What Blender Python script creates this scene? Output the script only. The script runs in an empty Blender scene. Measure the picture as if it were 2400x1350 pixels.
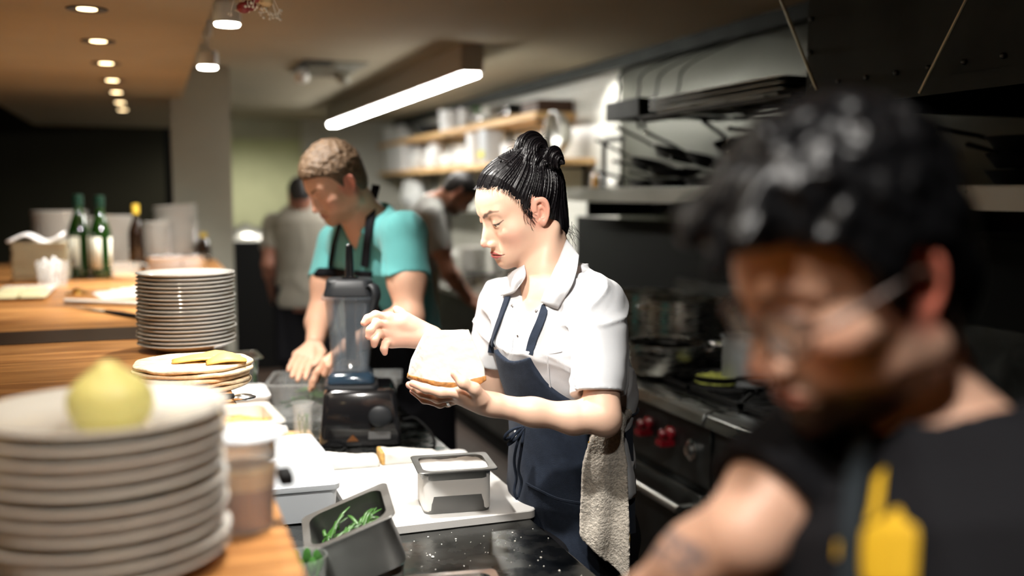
import bpy, math, random
import numpy as np
from mathutils import Vector, Matrix
random.seed(7); RNG = np.random.RandomState(5)
SC = bpy.context.scene; COL = SC.collection
PI = math.pi
# ---------------------------------------------------------------- camera model (photo pixel -> world)
FPX = 2333.333; YAW = math.radians(19.82); PIT = math.radians(5.557); CZ = 1.62
FW = Vector((math.sin(YAW)*math.cos(PIT), math.cos(YAW)*math.cos(PIT), -math.sin(PIT)))
RT = Vector((math.cos(YAW), -math.sin(YAW), 0)); UP = RT.cross(FW)
EYE = Vector((0, 0, CZ))
def ray(px, py): return FW + RT*((px-1200)/FPX) + UP*((675-py)/FPX)
def P(px, py, d): return EYE + ray(px, py)*d
def PZ(px, py, z):
    r = ray(px, py); return EYE + r*((z-CZ)/r.z)
def PX(px, py, x):
    r = ray(px, py); return EYE + r*(x/r.x)
def PY(px, py, y):
    r = ray(px, py); return EYE + r*(y/r.y)
# ---------------------------------------------------------------- materials
MATS = {}
def mat(name, col=(.8,.8,.8), rough=.5, metal=0, spec=.5, bump=0, bscale=40, var=0, vscale=6, trans=0, ior=1.45,
        emit=None, estr=0, sheen=0, sss=0, attr=None, coat=0, aniso=0, stretch=(1,1,1), alpha=1, rvar=0):
    if name in MATS: return MATS[name]
    m = bpy.data.materials.new(name); m.use_nodes = True; nt = m.node_tree; N = nt.nodes; L = nt.links
    b = N['Principled BSDF']; c4 = (*col, 1)
    b.inputs['Base Color'].default_value = c4; b.inputs['Roughness'].default_value = rough
    b.inputs['Metallic'].default_value = metal; b.inputs['Specular IOR Level'].default_value = spec
    b.inputs['Transmission Weight'].default_value = trans; b.inputs['IOR'].default_value = ior
    b.inputs['Coat Weight'].default_value = coat; b.inputs['Sheen Weight'].default_value = sheen
    b.inputs['Alpha'].default_value = alpha
    if sss:
        b.inputs['Subsurface Weight'].default_value = sss; b.inputs['Subsurface Radius'].default_value = (.9,.35,.2)
        b.inputs['Subsurface Scale'].default_value = .006
    if aniso: b.inputs['Anisotropic'].default_value = aniso
    if emit:
        b.inputs['Emission Color'].default_value = (*emit, 1); b.inputs['Emission Strength'].default_value = estr
    tc = N.new('ShaderNodeTexCoord'); mp = N.new('ShaderNodeMapping'); mp.inputs['Scale'].default_value = stretch
    L.new(tc.outputs['Object'], mp.inputs['Vector'])
    src = None
    if attr:
        a = N.new('ShaderNodeAttribute'); a.attribute_name = attr; src = a.outputs['Color']
    if var or rvar:
        n = N.new('ShaderNodeTexNoise'); n.inputs['Scale'].default_value = vscale; n.inputs['Detail'].default_value = 6
        L.new(mp.outputs['Vector'], n.inputs['Vector'])
        if var:
            r = N.new('ShaderNodeMapRange'); r.inputs[1].default_value = .3; r.inputs[2].default_value = .7
            r.inputs[3].default_value = 1-var; r.inputs[4].default_value = 1+var
            L.new(n.outputs['Fac'], r.inputs[0])
            x = N.new('ShaderNodeVectorMath'); x.operation = 'SCALE'
            if src is not None: L.new(src, x.inputs[0])
            else: x.inputs[0].default_value = col
            L.new(r.outputs[0], x.inputs['Scale']); src = x.outputs[0]
        if rvar:
            r = N.new('ShaderNodeMapRange'); r.inputs[1].default_value = .3; r.inputs[2].default_value = .7
            r.inputs[3].default_value = max(0, rough-rvar); r.inputs[4].default_value = min(1, rough+rvar)
            L.new(n.outputs['Fac'], r.inputs[0]); L.new(r.outputs[0], b.inputs['Roughness'])
    if src is not None: L.new(src, b.inputs['Base Color'])
    if bump:
        n = N.new('ShaderNodeTexNoise'); n.inputs['Scale'].default_value = bscale; n.inputs['Detail'].default_value = 5
        L.new(mp.outputs['Vector'], n.inputs['Vector'])
        q = N.new('ShaderNodeBump'); q.inputs['Strength'].default_value = bump; q.inputs['Distance'].default_value = .004
        L.new(n.outputs['Fac'], q.inputs['Height']); L.new(q.outputs['Normal'], b.inputs['Normal'])
    MATS[name] = m
    return m
def wood_mat(name, c1, c2, scale=3, rot=0, rough=.35, axis='X', planks=None):
    if name in MATS: return MATS[name]
    m = bpy.data.materials.new(name); m.use_nodes = True; nt = m.node_tree; N = nt.nodes; L = nt.links
    b = N['Principled BSDF']; b.inputs['Roughness'].default_value = rough
    tc = N.new('ShaderNodeTexCoord'); mp = N.new('ShaderNodeMapping'); mp.inputs['Rotation'].default_value = (0,0,rot)
    mp.inputs['Scale'].default_value = (1,.12,1) if axis == 'Y' else (.12,1,1)
    L.new(tc.outputs['Object'], mp.inputs['Vector'])
    n = N.new('ShaderNodeTexNoise'); n.inputs['Scale'].default_value = scale; n.inputs['Detail'].default_value = 3; n.inputs['Distortion'].default_value = .6
    L.new(mp.outputs['Vector'], n.inputs['Vector'])
    w = N.new('ShaderNodeMath'); w.operation = 'MULTIPLY'; w.inputs[1].default_value = 70
    L.new(n.outputs['Fac'], w.inputs[0])
    s = N.new('ShaderNodeMath'); s.operation = 'SINE'; L.new(w.outputs[0], s.inputs[0])
    f = N.new('ShaderNodeTexNoise'); f.inputs['Scale'].default_value = scale*30; f.inputs['Detail'].default_value = 4
    L.new(mp.outputs['Vector'], f.inputs['Vector'])
    a = N.new('ShaderNodeMath'); a.operation = 'MULTIPLY_ADD'; a.inputs[1].default_value = .16; L.new(s.outputs[0], a.inputs[0]); L.new(f.outputs['Fac'], a.inputs[2])
    r = N.new('ShaderNodeValToRGB'); r.color_ramp.elements[0].position = .25; r.color_ramp.elements[1].position = .75
    r.color_ramp.elements[0].color = (*c1, 1); r.color_ramp.elements[1].color = (*c2, 1)
    L.new(a.outputs[0], r.inputs[0]); out = r.outputs[0]
    if planks:
        mp2 = N.new('ShaderNodeMapping'); mp2.inputs['Rotation'].default_value = (0,0,rot); L.new(tc.outputs['Object'], mp2.inputs['Vector'])
        br = N.new('ShaderNodeTexBrick'); br.inputs['Scale'].default_value = 1; br.inputs['Brick Width'].default_value = planks[0]
        br.inputs['Row Height'].default_value = planks[1]; br.inputs['Mortar Size'].default_value = .0015
        br.inputs['Color1'].default_value = (.75,.72,.7,1); br.inputs['Color2'].default_value = (1.15,1.12,1.1,1); br.inputs['Mortar'].default_value = (.3,.25,.2,1)
        L.new(mp2.outputs['Vector'], br.inputs['Vector'])
        x = N.new('ShaderNodeVectorMath'); x.operation = 'MULTIPLY'; L.new(out, x.inputs[0]); L.new(br.outputs['Color'], x.inputs[1]); out = x.outputs[0]
    L.new(out, b.inputs['Base Color'])
    MATS[name] = m
    return m
# ---------------------------------------------------------------- objects
def link(o, parent=None):
    COL.objects.link(o)
    if parent is not None: o.parent = parent
    return o
def tag(o, label=None, cat=None, group=None, kind=None):
    if label: o['label'] = label
    if cat: o['category'] = cat
    if group: o['group'] = group
    if kind: o['kind'] = kind
    return o
def thing(name, label, cat, loc=(0,0,0), rotz=0, group=None, rot=None):
    o = bpy.data.objects.new(name, None); COL.objects.link(o); o.empty_display_size = .05
    o.location = loc; o.rotation_euler = rot if rot else (0, 0, rotz)
    return tag(o, label, cat, group)
def dup(root, loc=None, rotz=None, label=None, group=None, scale=None, rot=None):
    r = root.copy(); COL.objects.link(r)
    if loc is not None: r.location = loc
    if rotz is not None: r.rotation_euler = (0, 0, rotz)
    if rot is not None: r.rotation_euler = rot
    if scale is not None: r.scale = (scale,)*3 if not hasattr(scale, '__len__') else scale
    if label: r['label'] = label
    if group: r['group'] = group
    for ch in list(root.children):
        c = ch.copy(); COL.objects.link(c); c.parent = r
        for g in list(ch.children):
            d = g.copy(); COL.objects.link(d); d.parent = c
    return r
class MB:
    def __init__(s): s.v = []; s.f = []; s.mi = []; s.cur = 0
    def add(s, vs, fs):
        k = len(s.v); s.v += [tuple(v) for v in vs]
        for f in fs: s.f.append([i+k for i in f]); s.mi.append(s.cur)
        return s
    def box(s, c, d, rz=0, M=None):
        hx, hy, hz = d[0]/2, d[1]/2, d[2]/2
        vs = [Vector((x*hx, y*hy, z*hz)) for z in (-1,1) for y in (-1,1) for x in (-1,1)]
        R = M if M is not None else Matrix.Rotation(rz, 3, 'Z')
        vs = [R @ v + Vector(c) for v in vs]
        return s.add(vs, [(0,2,3,1),(4,5,7,6),(0,1,5,4),(2,6,7,3),(0,4,6,2),(1,3,7,5)])
    def bb(s, a, b): # box from corners
        return s.box([(a[i]+b[i])/2 for i in range(3)], [abs(a[i]-b[i]) for i in range(3)])
    def lathe(s, prof, c=(0,0,0), seg=32, M=None, sx=1, sy=1):
        vs = []; fs = []; n = len(prof)
        for r, z in prof:
            for k in range(seg):
                a = 2*PI*k/seg; v = Vector((r*sx*math.cos(a), r*sy*math.sin(a), z))
                if M is not None: v = M @ v
                vs.append(v + Vector(c))
        for i in range(n-1):
            for k in range(seg):
                k2 = (k+1) % seg; fs.append((i*seg+k, i*seg+k2, (i+1)*seg+k2, (i+1)*seg+k))
        if prof[0][0] > 1e-6: fs.append(tuple(reversed(range(seg))))
        if prof[-1][0] > 1e-6: fs.append(tuple((n-1)*seg+k for k in range(seg)))
        return s.add(vs, fs)
    def rrect(s, prof, c=(0,0,0), M=None, seg=6, cap0=True, cap1=True):
        # prof: list of (half x, half y, corner r, z)
        vs = []; fs = []; n = len(prof); q = 4*(seg+1)
        for hx, hy, r, z in prof:
            for ci, (sx, sy) in enumerate(((1,1),(-1,1),(-1,-1),(1,-1))):
                for k in range(seg+1):
                    a = PI/2*ci + PI/2*k/seg
                    v = Vector((sx*(hx-r)+r*math.cos(a), sy*(hy-r)+r*math.sin(a), z))
                    if M is not None: v = M @ v
                    vs.append(v + Vector(c))
        for i in range(n-1):
            for k in range(q):
                k2 = (k+1) % q; fs.append((i*q+k, i*q+k2, (i+1)*q+k2, (i+1)*q+k))
        if cap0: fs.append(tuple(reversed(range(q))))
        if cap1: fs.append(tuple((n-1)*q+k for k in range(q)))
        return s.add(vs, fs)
    def tube(s, pts, r, seg=10, caps=True, flat=1, closed=False):
        pts = [Vector(p) for p in pts]; n = len(pts); rs = r if hasattr(r, '__len__') else [r]*n
        vs = []; fs = []; nrm = None
        for i, p in enumerate(pts):
            if closed: t = pts[(i+1) % n]-pts[i-1]
            else: t = pts[min(i+1, n-1)]-pts[max(i-1, 0)]
            t.normalize()
            if nrm is None:
                nrm = t.cross(Vector((0,0,1)))
                if nrm.length < .05: nrm = t.cross(Vector((1,0,0)))
            nrm = (nrm - t*nrm.dot(t)).normalized(); bn = t.cross(nrm)
            for k in range(seg):
                a = 2*PI*k/seg; vs.append(p + nrm*(rs[i]*math.cos(a)) + bn*(rs[i]*flat*math.sin(a)))
        for i in range(n if closed else n-1):
            for k in range(seg):
                k2 = (k+1) % seg; j = (i+1) % n; fs.append((i*seg+k, i*seg+k2, j*seg+k2, j*seg+k))
        if caps and not closed:
            fs.append(tuple(reversed(range(seg)))); fs.append(tuple((n-1)*seg+k for k in range(seg)))
        return s.add(vs, fs)
    def prism(s, poly, z0, z1, M=None, c=(0,0,0)):
        n = len(poly); vs = [Vector((x,y,z)) for z in (z0,z1) for x,y in poly]
        if M is not None: vs = [M @ v for v in vs]
        vs = [v+Vector(c) for v in vs]
        fs = [tuple(reversed(range(n))), tuple(range(n,2*n))]+[(k,(k+1)%n,n+(k+1)%n,n+k) for k in range(n)]
        return s.add(vs, fs)
    def ball(s, c, r, seg=16, M=None, sc=(1,1,1)):
        prof = [(math.sin(PI*i/(seg//2)), -math.cos(PI*i/(seg//2))) for i in range(seg//2+1)]
        S = Matrix.Diagonal((sc[0]*r, sc[1]*r, sc[2]*r)); S = (M @ S) if M is not None else S
        prof[0] = (0,-1); prof[-1] = (0,1)
        return s.lathe(prof, c, seg, S)
    def build(s, name, m, parent=None, smooth=True, bevel=0, sub=0, solid=0, loc=None, bseg=2):
        me = bpy.data.meshes.new(name); me.from_pydata(s.v, [], s.f); me.validate()
        ms = m if isinstance(m, (list, tuple)) else [m]
        for x in ms: me.materials.append(x)
        if len(ms) > 1 and len(me.polygons) == len(s.mi): me.polygons.foreach_set('material_index', s.mi)
        import bmesh
        bm = bmesh.new(); bm.from_mesh(me); bmesh.ops.remove_doubles(bm, verts=bm.verts, dist=1e-5)
        if not solid: bmesh.ops.recalc_face_normals(bm, faces=bm.faces)
        bm.to_mesh(me); bm.free()
        if smooth:
            me.polygons.foreach_set('use_smooth', [True]*len(me.polygons))
            try: me.set_sharp_from_angle(angle=math.radians(38))
            except Exception: pass
        o = bpy.data.objects.new(name, me); link(o, parent)
        if loc is not None: o.location = loc
        if bevel:
            b = o.modifiers.new('b', 'BEVEL'); b.width = bevel; b.segments = bseg; b.limit_method = 'ANGLE'; b.angle_limit = math.radians(50)
        if solid:
            d = o.modifiers.new('s', 'SOLIDIFY'); d.thickness = solid; d.offset = 0
        if sub:
            d = o.modifiers.new('u', 'SUBSURF'); d.levels = sub; d.render_levels = sub
        return o
def cat(pts, n=8, closed=False):
    # Catmull-Rom through points
    P_ = [Vector(p) for p in pts]; out = []; m = len(P_)
    rng = range(m if closed else m-1)
    for i in rng:
        p0 = P_[i-1] if (i > 0 or closed) else P_[0]*2-P_[1]; p1 = P_[i]; p2 = P_[(i+1) % m]
        p3 = P_[(i+2) % m] if (i+2 < m or closed) else P_[-1]*2-P_[-2]
        for k in range(n):
            t = k/n; out.append(.5*((2*p1)+(p2-p0)*t+(2*p0-5*p1+4*p2-p3)*t*t+(3*p1-p0-3*p2+p3)*t**3))
    if not closed: out.append(P_[-1])
    return out
def catr(rs, n=8):
    return [v.x for v in cat([Vector((r,0,0)) for r in rs], n)]
def struct(name, mb, m, **k):
    o = mb.build(name, m, smooth=k.pop('smooth', False), **k); o['kind'] = 'structure'; return o
# ---------------------------------------------------------------- distance-field modelling
f32 = np.float32
def A3(v): return np.array([v[0], v[1], v[2]], f32)
def smin(a, b, k):
    h = np.clip(.5+.5*(b-a)/k, 0, 1); return b+(a-b)*h-k*h*(1-h)
def smax(a, b, k): return -smin(-a, -b, k)
def cone(p, a, b, ra, rb=None):
    rb = ra if rb is None else rb
    a = A3(a); b = A3(b); ba = b-a; pa = p-a; t = np.clip(pa@ba/max(float(ba@ba), 1e-9), 0, 1)
    return np.linalg.norm(pa-t[:,None]*ba, axis=1)-(ra+(rb-ra)*t)
def sph(p, c, r): return np.linalg.norm(p-A3(c), axis=1)-r
def ell(p, c, r, R=None):
    q = p-A3(c)
    if R is not None: q = q@np.array(R, f32)      # columns of R are the local axes
    r = A3(r); k0 = np.linalg.norm(q/r, axis=1); k1 = np.linalg.norm(q/(r*r), axis=1)
    return k0*(k0-1)/np.maximum(k1, 1e-6)
def cull(p, c, R, f, m=.04):
    d = np.linalg.norm(p-A3(c), axis=1); out = d-R; k = d < R+m
    if k.any(): out[k] = f(p[k])
    return out
def chain(p, pts, rs, k=.006):
    d = None
    for i in range(len(pts)-1):
        e = cone(p, pts[i], pts[i+1], rs[i], rs[i+1]); d = e if d is None else smin(d, e, k)
    return d
def loft(p, a, b, ax, prof, cap=.02):
    # elliptical tube from a to b; ax = local x direction; prof rows (t, half x, half y, offset y)
    a = A3(a); b = A3(b); z = b-a; Ln = float(np.linalg.norm(z)); z = z/Ln; x = A3(ax); x = x-z*float(x@z); x /= np.linalg.norm(x); y = np.cross(z, x)
    q = p-a; t = (q@z)/Ln; T = [r[0] for r in prof]; tc = np.clip(t, T[0], T[-1])
    hx = np.interp(tc, T, [r[1] for r in prof]); hy = np.interp(tc, T, [r[2] for r in prof]); oy = np.interp(tc, T, [r[3] for r in prof])
    u = q@x; v = q@y-oy; k0 = np.sqrt((u/hx)**2+(v/hy)**2); k1 = np.sqrt((u/hx**2)**2+(v/hy**2)**2)
    d = k0*(k0-1)/np.maximum(k1, 1e-5)
    e = np.maximum((t-T[-1])*Ln, (T[0]-t)*Ln)
    return smax(d, e, cap).astype(f32)
def nets(vol, org, vox):
    s = vol < 0; nx, ny, nz = vol.shape
    c = np.zeros((nx-1, ny-1, nz-1), np.uint8)
    for i in (0,1):
        for j in (0,1):
            for k in (0,1): c += s[i:nx-1+i, j:ny-1+j, k:nz-1+k]
    act = (c > 0) & (c < 8); I = np.argwhere(act); idx = np.full(c.shape, -1, np.int32); idx[act] = np.arange(len(I))
    acc = np.zeros((len(I), 3), np.float64); cnt = np.zeros(len(I))
    cor = [(i,j,k) for i in (0,1) for j in (0,1) for k in (0,1)]
    for a in range(8):
        for b in range(a+1, 8):
            d = np.array(cor[b])-np.array(cor[a])
            if np.abs(d).sum() != 1: continue
            va = vol[I[:,0]+cor[a][0], I[:,1]+cor[a][1], I[:,2]+cor[a][2]]; vb = vol[I[:,0]+cor[b][0], I[:,1]+cor[b][1], I[:,2]+cor[b][2]]
            m = (va < 0) != (vb < 0); t = np.zeros(len(I)); t[m] = va[m]/(va[m]-vb[m])
            acc[m] += np.array(cor[a])+t[m,None]*d; cnt[m] += 1
    V = (I+acc/cnt[:,None])*vox+np.array(org); Q = []
    for ax in range(3):
        sl = [slice(1,-1)]*3; sa = list(sl); sb = list(sl); sa[ax] = slice(0,-1); sb[ax] = slice(1,None)
        A = s[tuple(sa)]; B = s[tuple(sb)]; E = np.argwhere(A != B); fl = A[tuple(E.T)]
        off = np.ones(3, int); off[ax] = 0; E = E+off
        u, v = [(1,2),(2,0),(0,1)][ax]; du = np.zeros(3, int); du[u] = 1; dv = np.zeros(3, int); dv[v] = 1
        q = np.stack([idx[tuple((E-du-dv).T)], idx[tuple((E-dv).T)], idx[tuple(E.T)], idx[tuple((E-du).T)]], 1)
        q[~fl] = q[~fl][:, ::-1]; Q.append(q)
    Q = np.concatenate(Q); Q = Q[(Q >= 0).all(1)]
    return V, Q
def sdf_geo(f, lo, hi, vox, bl=8):
    lo = np.array(lo, float)-2*vox; hi = np.array(hi, float)+2*vox
    nb = np.ceil((hi-lo)/(vox*bl)).astype(int)+1; n = nb*bl
    g = np.stack(np.meshgrid(*[np.arange(k) for k in nb], indexing='ij'), -1).reshape(-1,3)
    ctr = (lo+(g*bl+(bl-1)/2)*vox).astype(f32); fc = f(ctr); R = vox*bl*.87*1.3+.009
    vol = np.empty(tuple(n), f32); v6 = vol.reshape(nb[0],bl,nb[1],bl,nb[2],bl)
    v6[:] = np.where(fc < 0, -1, 1).reshape(nb[0],1,nb[1],1,nb[2],1)
    near = g[np.abs(fc) < R]; o = np.stack(np.meshgrid(*[np.arange(bl)]*3, indexing='ij'), -1).reshape(-1,3)
    for i in range(0, len(near), 400):
        c = near[i:i+400]; pts = (lo+(c[:,None,:]*bl+o[None])*vox).reshape(-1,3).astype(f32)
        w = f(pts).reshape(len(c),bl,bl,bl)
        for j, (a,b,d) in enumerate(c): vol[a*bl:(a+1)*bl, b*bl:(b+1)*bl, d*bl:(d+1)*bl] = w[j]
    vol[0] = vol[-1] = 1; vol[:,0] = vol[:,-1] = 1; vol[:,:,0] = vol[:,:,-1] = 1
    return nets(vol, lo, vox)
def geo_obj(name, geos, m, parent=None, col=None, origin=None):
    """one mesh from several (V, Q) pieces; col = function(points)->rgb per vertex"""
    Vs = []; Qs = []; k = 0
    for V, Q in geos: Vs.append(V); Qs.append(Q+k); k += len(V)
    V = np.concatenate(Vs); Q = np.concatenate(Qs); C = col(V) if col else None
    if origin is not None: V = V-np.array(origin)
    me = bpy.data.meshes.new(name); me.vertices.add(len(V)); me.vertices.foreach_set('co', V.astype(f32).ravel())
    me.loops.add(Q.size); me.loops.foreach_set('vertex_index', Q.astype(np.int32).ravel())
    me.polygons.add(len(Q)); me.polygons.foreach_set('loop_start', np.arange(0, Q.size, 4, dtype=np.int32))
    me.polygons.foreach_set('loop_total', np.full(len(Q), 4, np.int32)); me.polygons.foreach_set('use_smooth', np.ones(len(Q), bool))
    me.update(calc_edges=True); me.validate()
    if C is not None:
        a = me.color_attributes.new('Col', 'FLOAT_COLOR', 'POINT'); a.data.foreach_set('color', np.concatenate([C, np.ones((len(C),1))], 1).astype(f32).ravel())
    me.materials.append(m); o = bpy.data.objects.new(name, me); link(o, parent)
    if origin is not None: o.location = origin
    return o
def sdf_obj(name, f, lo, hi, vox, m, parent=None, col=None, origin=None):
    return geo_obj(name, [sdf_geo(f, lo, hi, vox)], m, parent, col, origin)
def wr(p, s, seed=0, amp=1.0):
    # soft pseudo noise, about -1..1
    a = seed*1.7
    x = p*s
    return amp*(np.sin(x[:,0]*1.1+1.7*np.sin(x[:,1]*.9+a)+a)+np.sin(x[:,1]*1.3+1.9*np.sin(x[:,2]*1.1-a)+2*a)+np.sin(x[:,2]*.9+1.5*np.sin(x[:,0]*1.2+a)-a))/3
def bounds(pts, m):
    a = np.array([list(p) for p in pts]); return a.min(0)-m, a.max(0)+m
# ---------------------------------------------------------------- camera, light, exposure
cd = bpy.data.cameras.new('camera'); co = bpy.data.objects.new('camera', cd); COL.objects.link(co); SC.camera = co
co.matrix_world = Matrix.Translation(EYE)@Matrix((RT,UP,-FW)).transposed().to_4x4(); cd.lens = 35; cd.sensor_width = 36
cd.clip_start = .02; cd.dof.use_dof = True; cd.dof.focus_distance = 2.18; cd.dof.aperture_fstop = 1.3
w = bpy.data.worlds.new('world'); SC.world = w; w.use_nodes = True; w.node_tree.nodes['Background'].inputs[0].default_value = (.5,.5,.45,1); w.node_tree.nodes['Background'].inputs[1].default_value = .005
def lamp(kind, loc, aim, e, size=.05, col=(1,.96,.90), ang=90, blend=.5, sy=None):
    l = bpy.data.lights.new('lamp_light', kind); l.energy = e; l.color = col
    if kind == 'AREA':
        l.size = size
        if sy: l.shape = 'RECTANGLE'; l.size_y = sy
    else: l.shadow_soft_size = size
    if kind == 'SPOT': l.spot_size = math.radians(ang); l.spot_blend = blend
    o = bpy.data.objects.new('lamp_light', l); COL.objects.link(o); o.location = loc; o.rotation_euler = (Vector(aim)-Vector(loc)).to_track_quat('-Z','Y').to_euler(); return o
K = 1.0
for y, e, ax, ay in ((.45,42,.30,.95),(1.35,105,.72,1.75),(2.3,88,.72,2.35),(3.12,60,.35,3.25),(3.707,150,-.15,4.7),(5.005,150,-.2,5.6)):  # the nearest spot is out of view, added to light the foreground man
    lamp('SPOT', (.27,y,2.19), (ax,ay,.9), e*K, .035, ang=96, blend=.55)
for y in (2.78,2.04,1.30,.56): lamp('SPOT', (-.175,y,2.19), (-.05,y,1), 20 if y < 1 else 12, .03, (1,.88,.72), 120, .6)  # unseen downlights, added nearer than the visible row to light the foreground face
for i in range(7): lamp('SPOT', (-.175,3.52+.74*i,2.19), (-.175,3.52+.74*i,1), (8,14,14,8,2,1,1)[i], .03, (1,.83,.62), 95, .7)
lamp('SPOT', (1.2,13.2,2.40), (1.2,13.6,1.0), 190, .1, (1,.98,.74), 150, .6)   # ceiling lamp of the far room
lamp('SPOT', (.9,9.2,2.38), (.9,9.2,0), 110, .08, (1,.95,.82), 160, .5)
lamp('SPOT', (2.45,5.75,2.38), (2.72,5.7,2.0), 15, .04, (1,.97,.88), 90, .6)   # wall washer over the tiles
vs = SC.view_settings; vs.view_transform = 'Standard'; vs.look = 'None'; vs.exposure = .12; vs.gamma = 1; vs.use_curve_mapping = False
SC.cycles.use_denoising = True; SC.cycles.max_bounces = 8; SC.cycles.caustics_reflective = False; SC.cycles.caustics_refractive = False; SC.cycles.sample_clamp_indirect = 4
# ---------------------------------------------------------------- heads (local: x right, y forward, z up; metres)
def axd(q): # mirrored copy
    r = q.copy(); r[:,0] = np.abs(r[:,0]); return r
EN = np.array([[.90,.42,0],[-.42,.90,0],[0,0,1]], f32)  # ear normal, ear forward, up
def ear_uv(a, c=(.0755,-.010,-.008), tilt=-.20):
    q = a-A3(c); n = q@EN[0]; u = q@EN[1]; v = q[:,2]
    ct, st = math.cos(tilt), math.sin(tilt); return n, u*ct-v*st, u*st+v*ct
def ear(a0):
    S = .86; a = (a0-A3((.0752,-.010,-.008)))/S+A3((.0755,-.010,-.008))
    n, u, v = ear_uv(a); q = np.stack([n,u,v], 1).astype(f32)
    w = .0165+.0035*np.clip(v/.03, -1, 1)
    rr = np.sqrt((u/w)**2+(v/.0305)**2)
    d = smax(np.abs(n+.003)-.0032, (rr-.97)*.0165, .002)
    dr = (rr-.93)*.0155; rim = np.sqrt(dr**2+(n-.0030)**2)-.0038
    rim = smax(rim, -ell(q, (0,.017,-.012), (.02,.011,.014)), .002)
    dh = (np.sqrt(((u+.002)/.0095)**2+((v-.001)/.019)**2)-1)*.0095; anti = np.sqrt(dh**2+(n-.0012)**2)-.0026
    anti = smax(anti, -ell(q, (0,.012,0), (.02,.010,.04)), .0015)
    d = smin(d, rim, .0015); d = smin(d, anti, .0015)
    d = smin(d, ell(q, (-.010,.006,0), (.009,.012,.024)), .005)
    d = smax(d, -ell(q, (.0015,.0015,-.004), (.0085,.0068,.0105)), .0015)
    d = smax(d, -ell(q, (.003,.0045,.017), (.0055,.006,.006)), .002)
    d = smin(d, ell(q, (.0005,.0110,-.008), (.004,.0040,.006)), .004)
    d = smin(d, ell(q, (-.001,.003,-.027), (.0042,.0085,.0085)), .005)
    return d*S
def lips2(a):
    a2 = a.copy(); a2[:,1] = 0
    U = chain(a2, [(0,0,-.0660),(.006,0,-.0648),(.015,0,-.0668),(.0265,0,-.0702)], [.0026,.0030,.0024,.0004], .001)
    W = chain(a2, [(0,0,-.0748),(.010,0,-.0745),(.0255,0,-.0712)], [.0042,.0038,.0004], .001)
    G = chain(a2, [(0,0,-.0698),(.006,0,-.0692),(.014,0,-.0698),(.0285,0,-.0712)], [.0003]*4, .0005)
    return U, W, G
HP = dict(jawx=.050, jawz=-.062, chin=.013, chinz=-.100, brow=.010, nose=1.0, lip=1.0, cheek=1.0, neck=.052, lid=.30, jawr=.018, fat=0.0)
def head(p, h):
    a = axd(p)
    d = ell(a, (0,-.012,.028), (.0745,.094,.083))
    d = smin(d, ell(a, (0,.030,.030), (.060,.058,.056)), .02)                         # forehead
    d = smin(d, ell(a, (0,.026,-.030), (.056+h['fat'],.053,.066)), .025)              # mid face
    d = smin(d, cone(a, (h['jawx'],-.004,h['jawz']), (.014,.066,h['chinz']+.010), h['jawr'], .014), .028)
    d = smin(d, cone(a, (h['jawx']+.008,-.004,-.020), (h['jawx'],-.002,h['jawz']), .012, h['jawr']), .03)
    d = smin(d, ell(a, (.026,.034,-.060), (.030+h['fat'],.036,.034)), .03)             # buccal fill
    d = smin(d, ell(a, (0,.026,-.078), (.036,.046,.024)), .025)                        # under jaw
    d = smin(d, sph(a, (0,.074,h['chinz']), h['chin']), .022)                          # chin
    d = smin(d, ell(a, (0,.061,-.068), (.031,.030,.027)), .02)                        # muzzle
    d = smin(d, ell(a, (.040,.048,-.026), (.022*h['cheek'],.026,.018)), .03)           # cheek bone
    d = smin(d, cone(a, (.012,.079,.018), (.042,.064,.019), h['brow'], .008), .016)    # brow
    d = smax(d, -ell(a, (.032,.094,.000), (.017,.018,.010)), .016)                     # socket
    n = h['nose']
    nb = cone(a, (0,.078,.010), (0,.0985*n,-.033), .0064, .0076)
    d = smin(d, nb, .013)
    d = smin(d, ell(a, (0,.084,-.033), (.013,.014,.019)), .012)
    d = smin(d, sph(a, (0,.1020*n,-.0390), .0080), .007)
    d = smin(d, ell(a, (.0106,.0910*n,-.0445), (.0062,.0095,.0064)), .008)
    d = smax(d, -ell(a, (.0062,.0960*n,-.0512), (.0032,.0058,.0032)), .002)
    U, W, G = lips2(a); fr = np.clip((a[:,1]-.05)/.01, 0, 1)
    w_ = np.maximum(np.clip(.55-U/.0045, 0, 1), np.clip(.55-W/.0045, 0, 1)); w_ = w_*w_*(3-2*w_)
    d = d-(.0030*h['lip']*w_-.0030*np.clip(1-G/.0016, 0, 1))*fr
    d = smax(d, -cone(a, (0,.0965,-.057), (0,.0945,-.062), .0016), .004)              # philtrum
    d = smax(d, -ell(a, (0,.0945,-.0835), (.012,.005,.003)), .010)                      # under the lip
    d = smin(d, sph(a, (.0305,.0705,.000), .0140), .007)                               # lids
    zl = -.0035-h['lid']*.01
    d = smax(d, -cone(a, (.0215,.0850,zl), (.0420,.0790,zl+.002), .0026, .0022), .0015)
    e = cull(a, (.078,-.01,-.008), .045, ear, .02)
    d = smin(d, e, .005)
    return d
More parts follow.
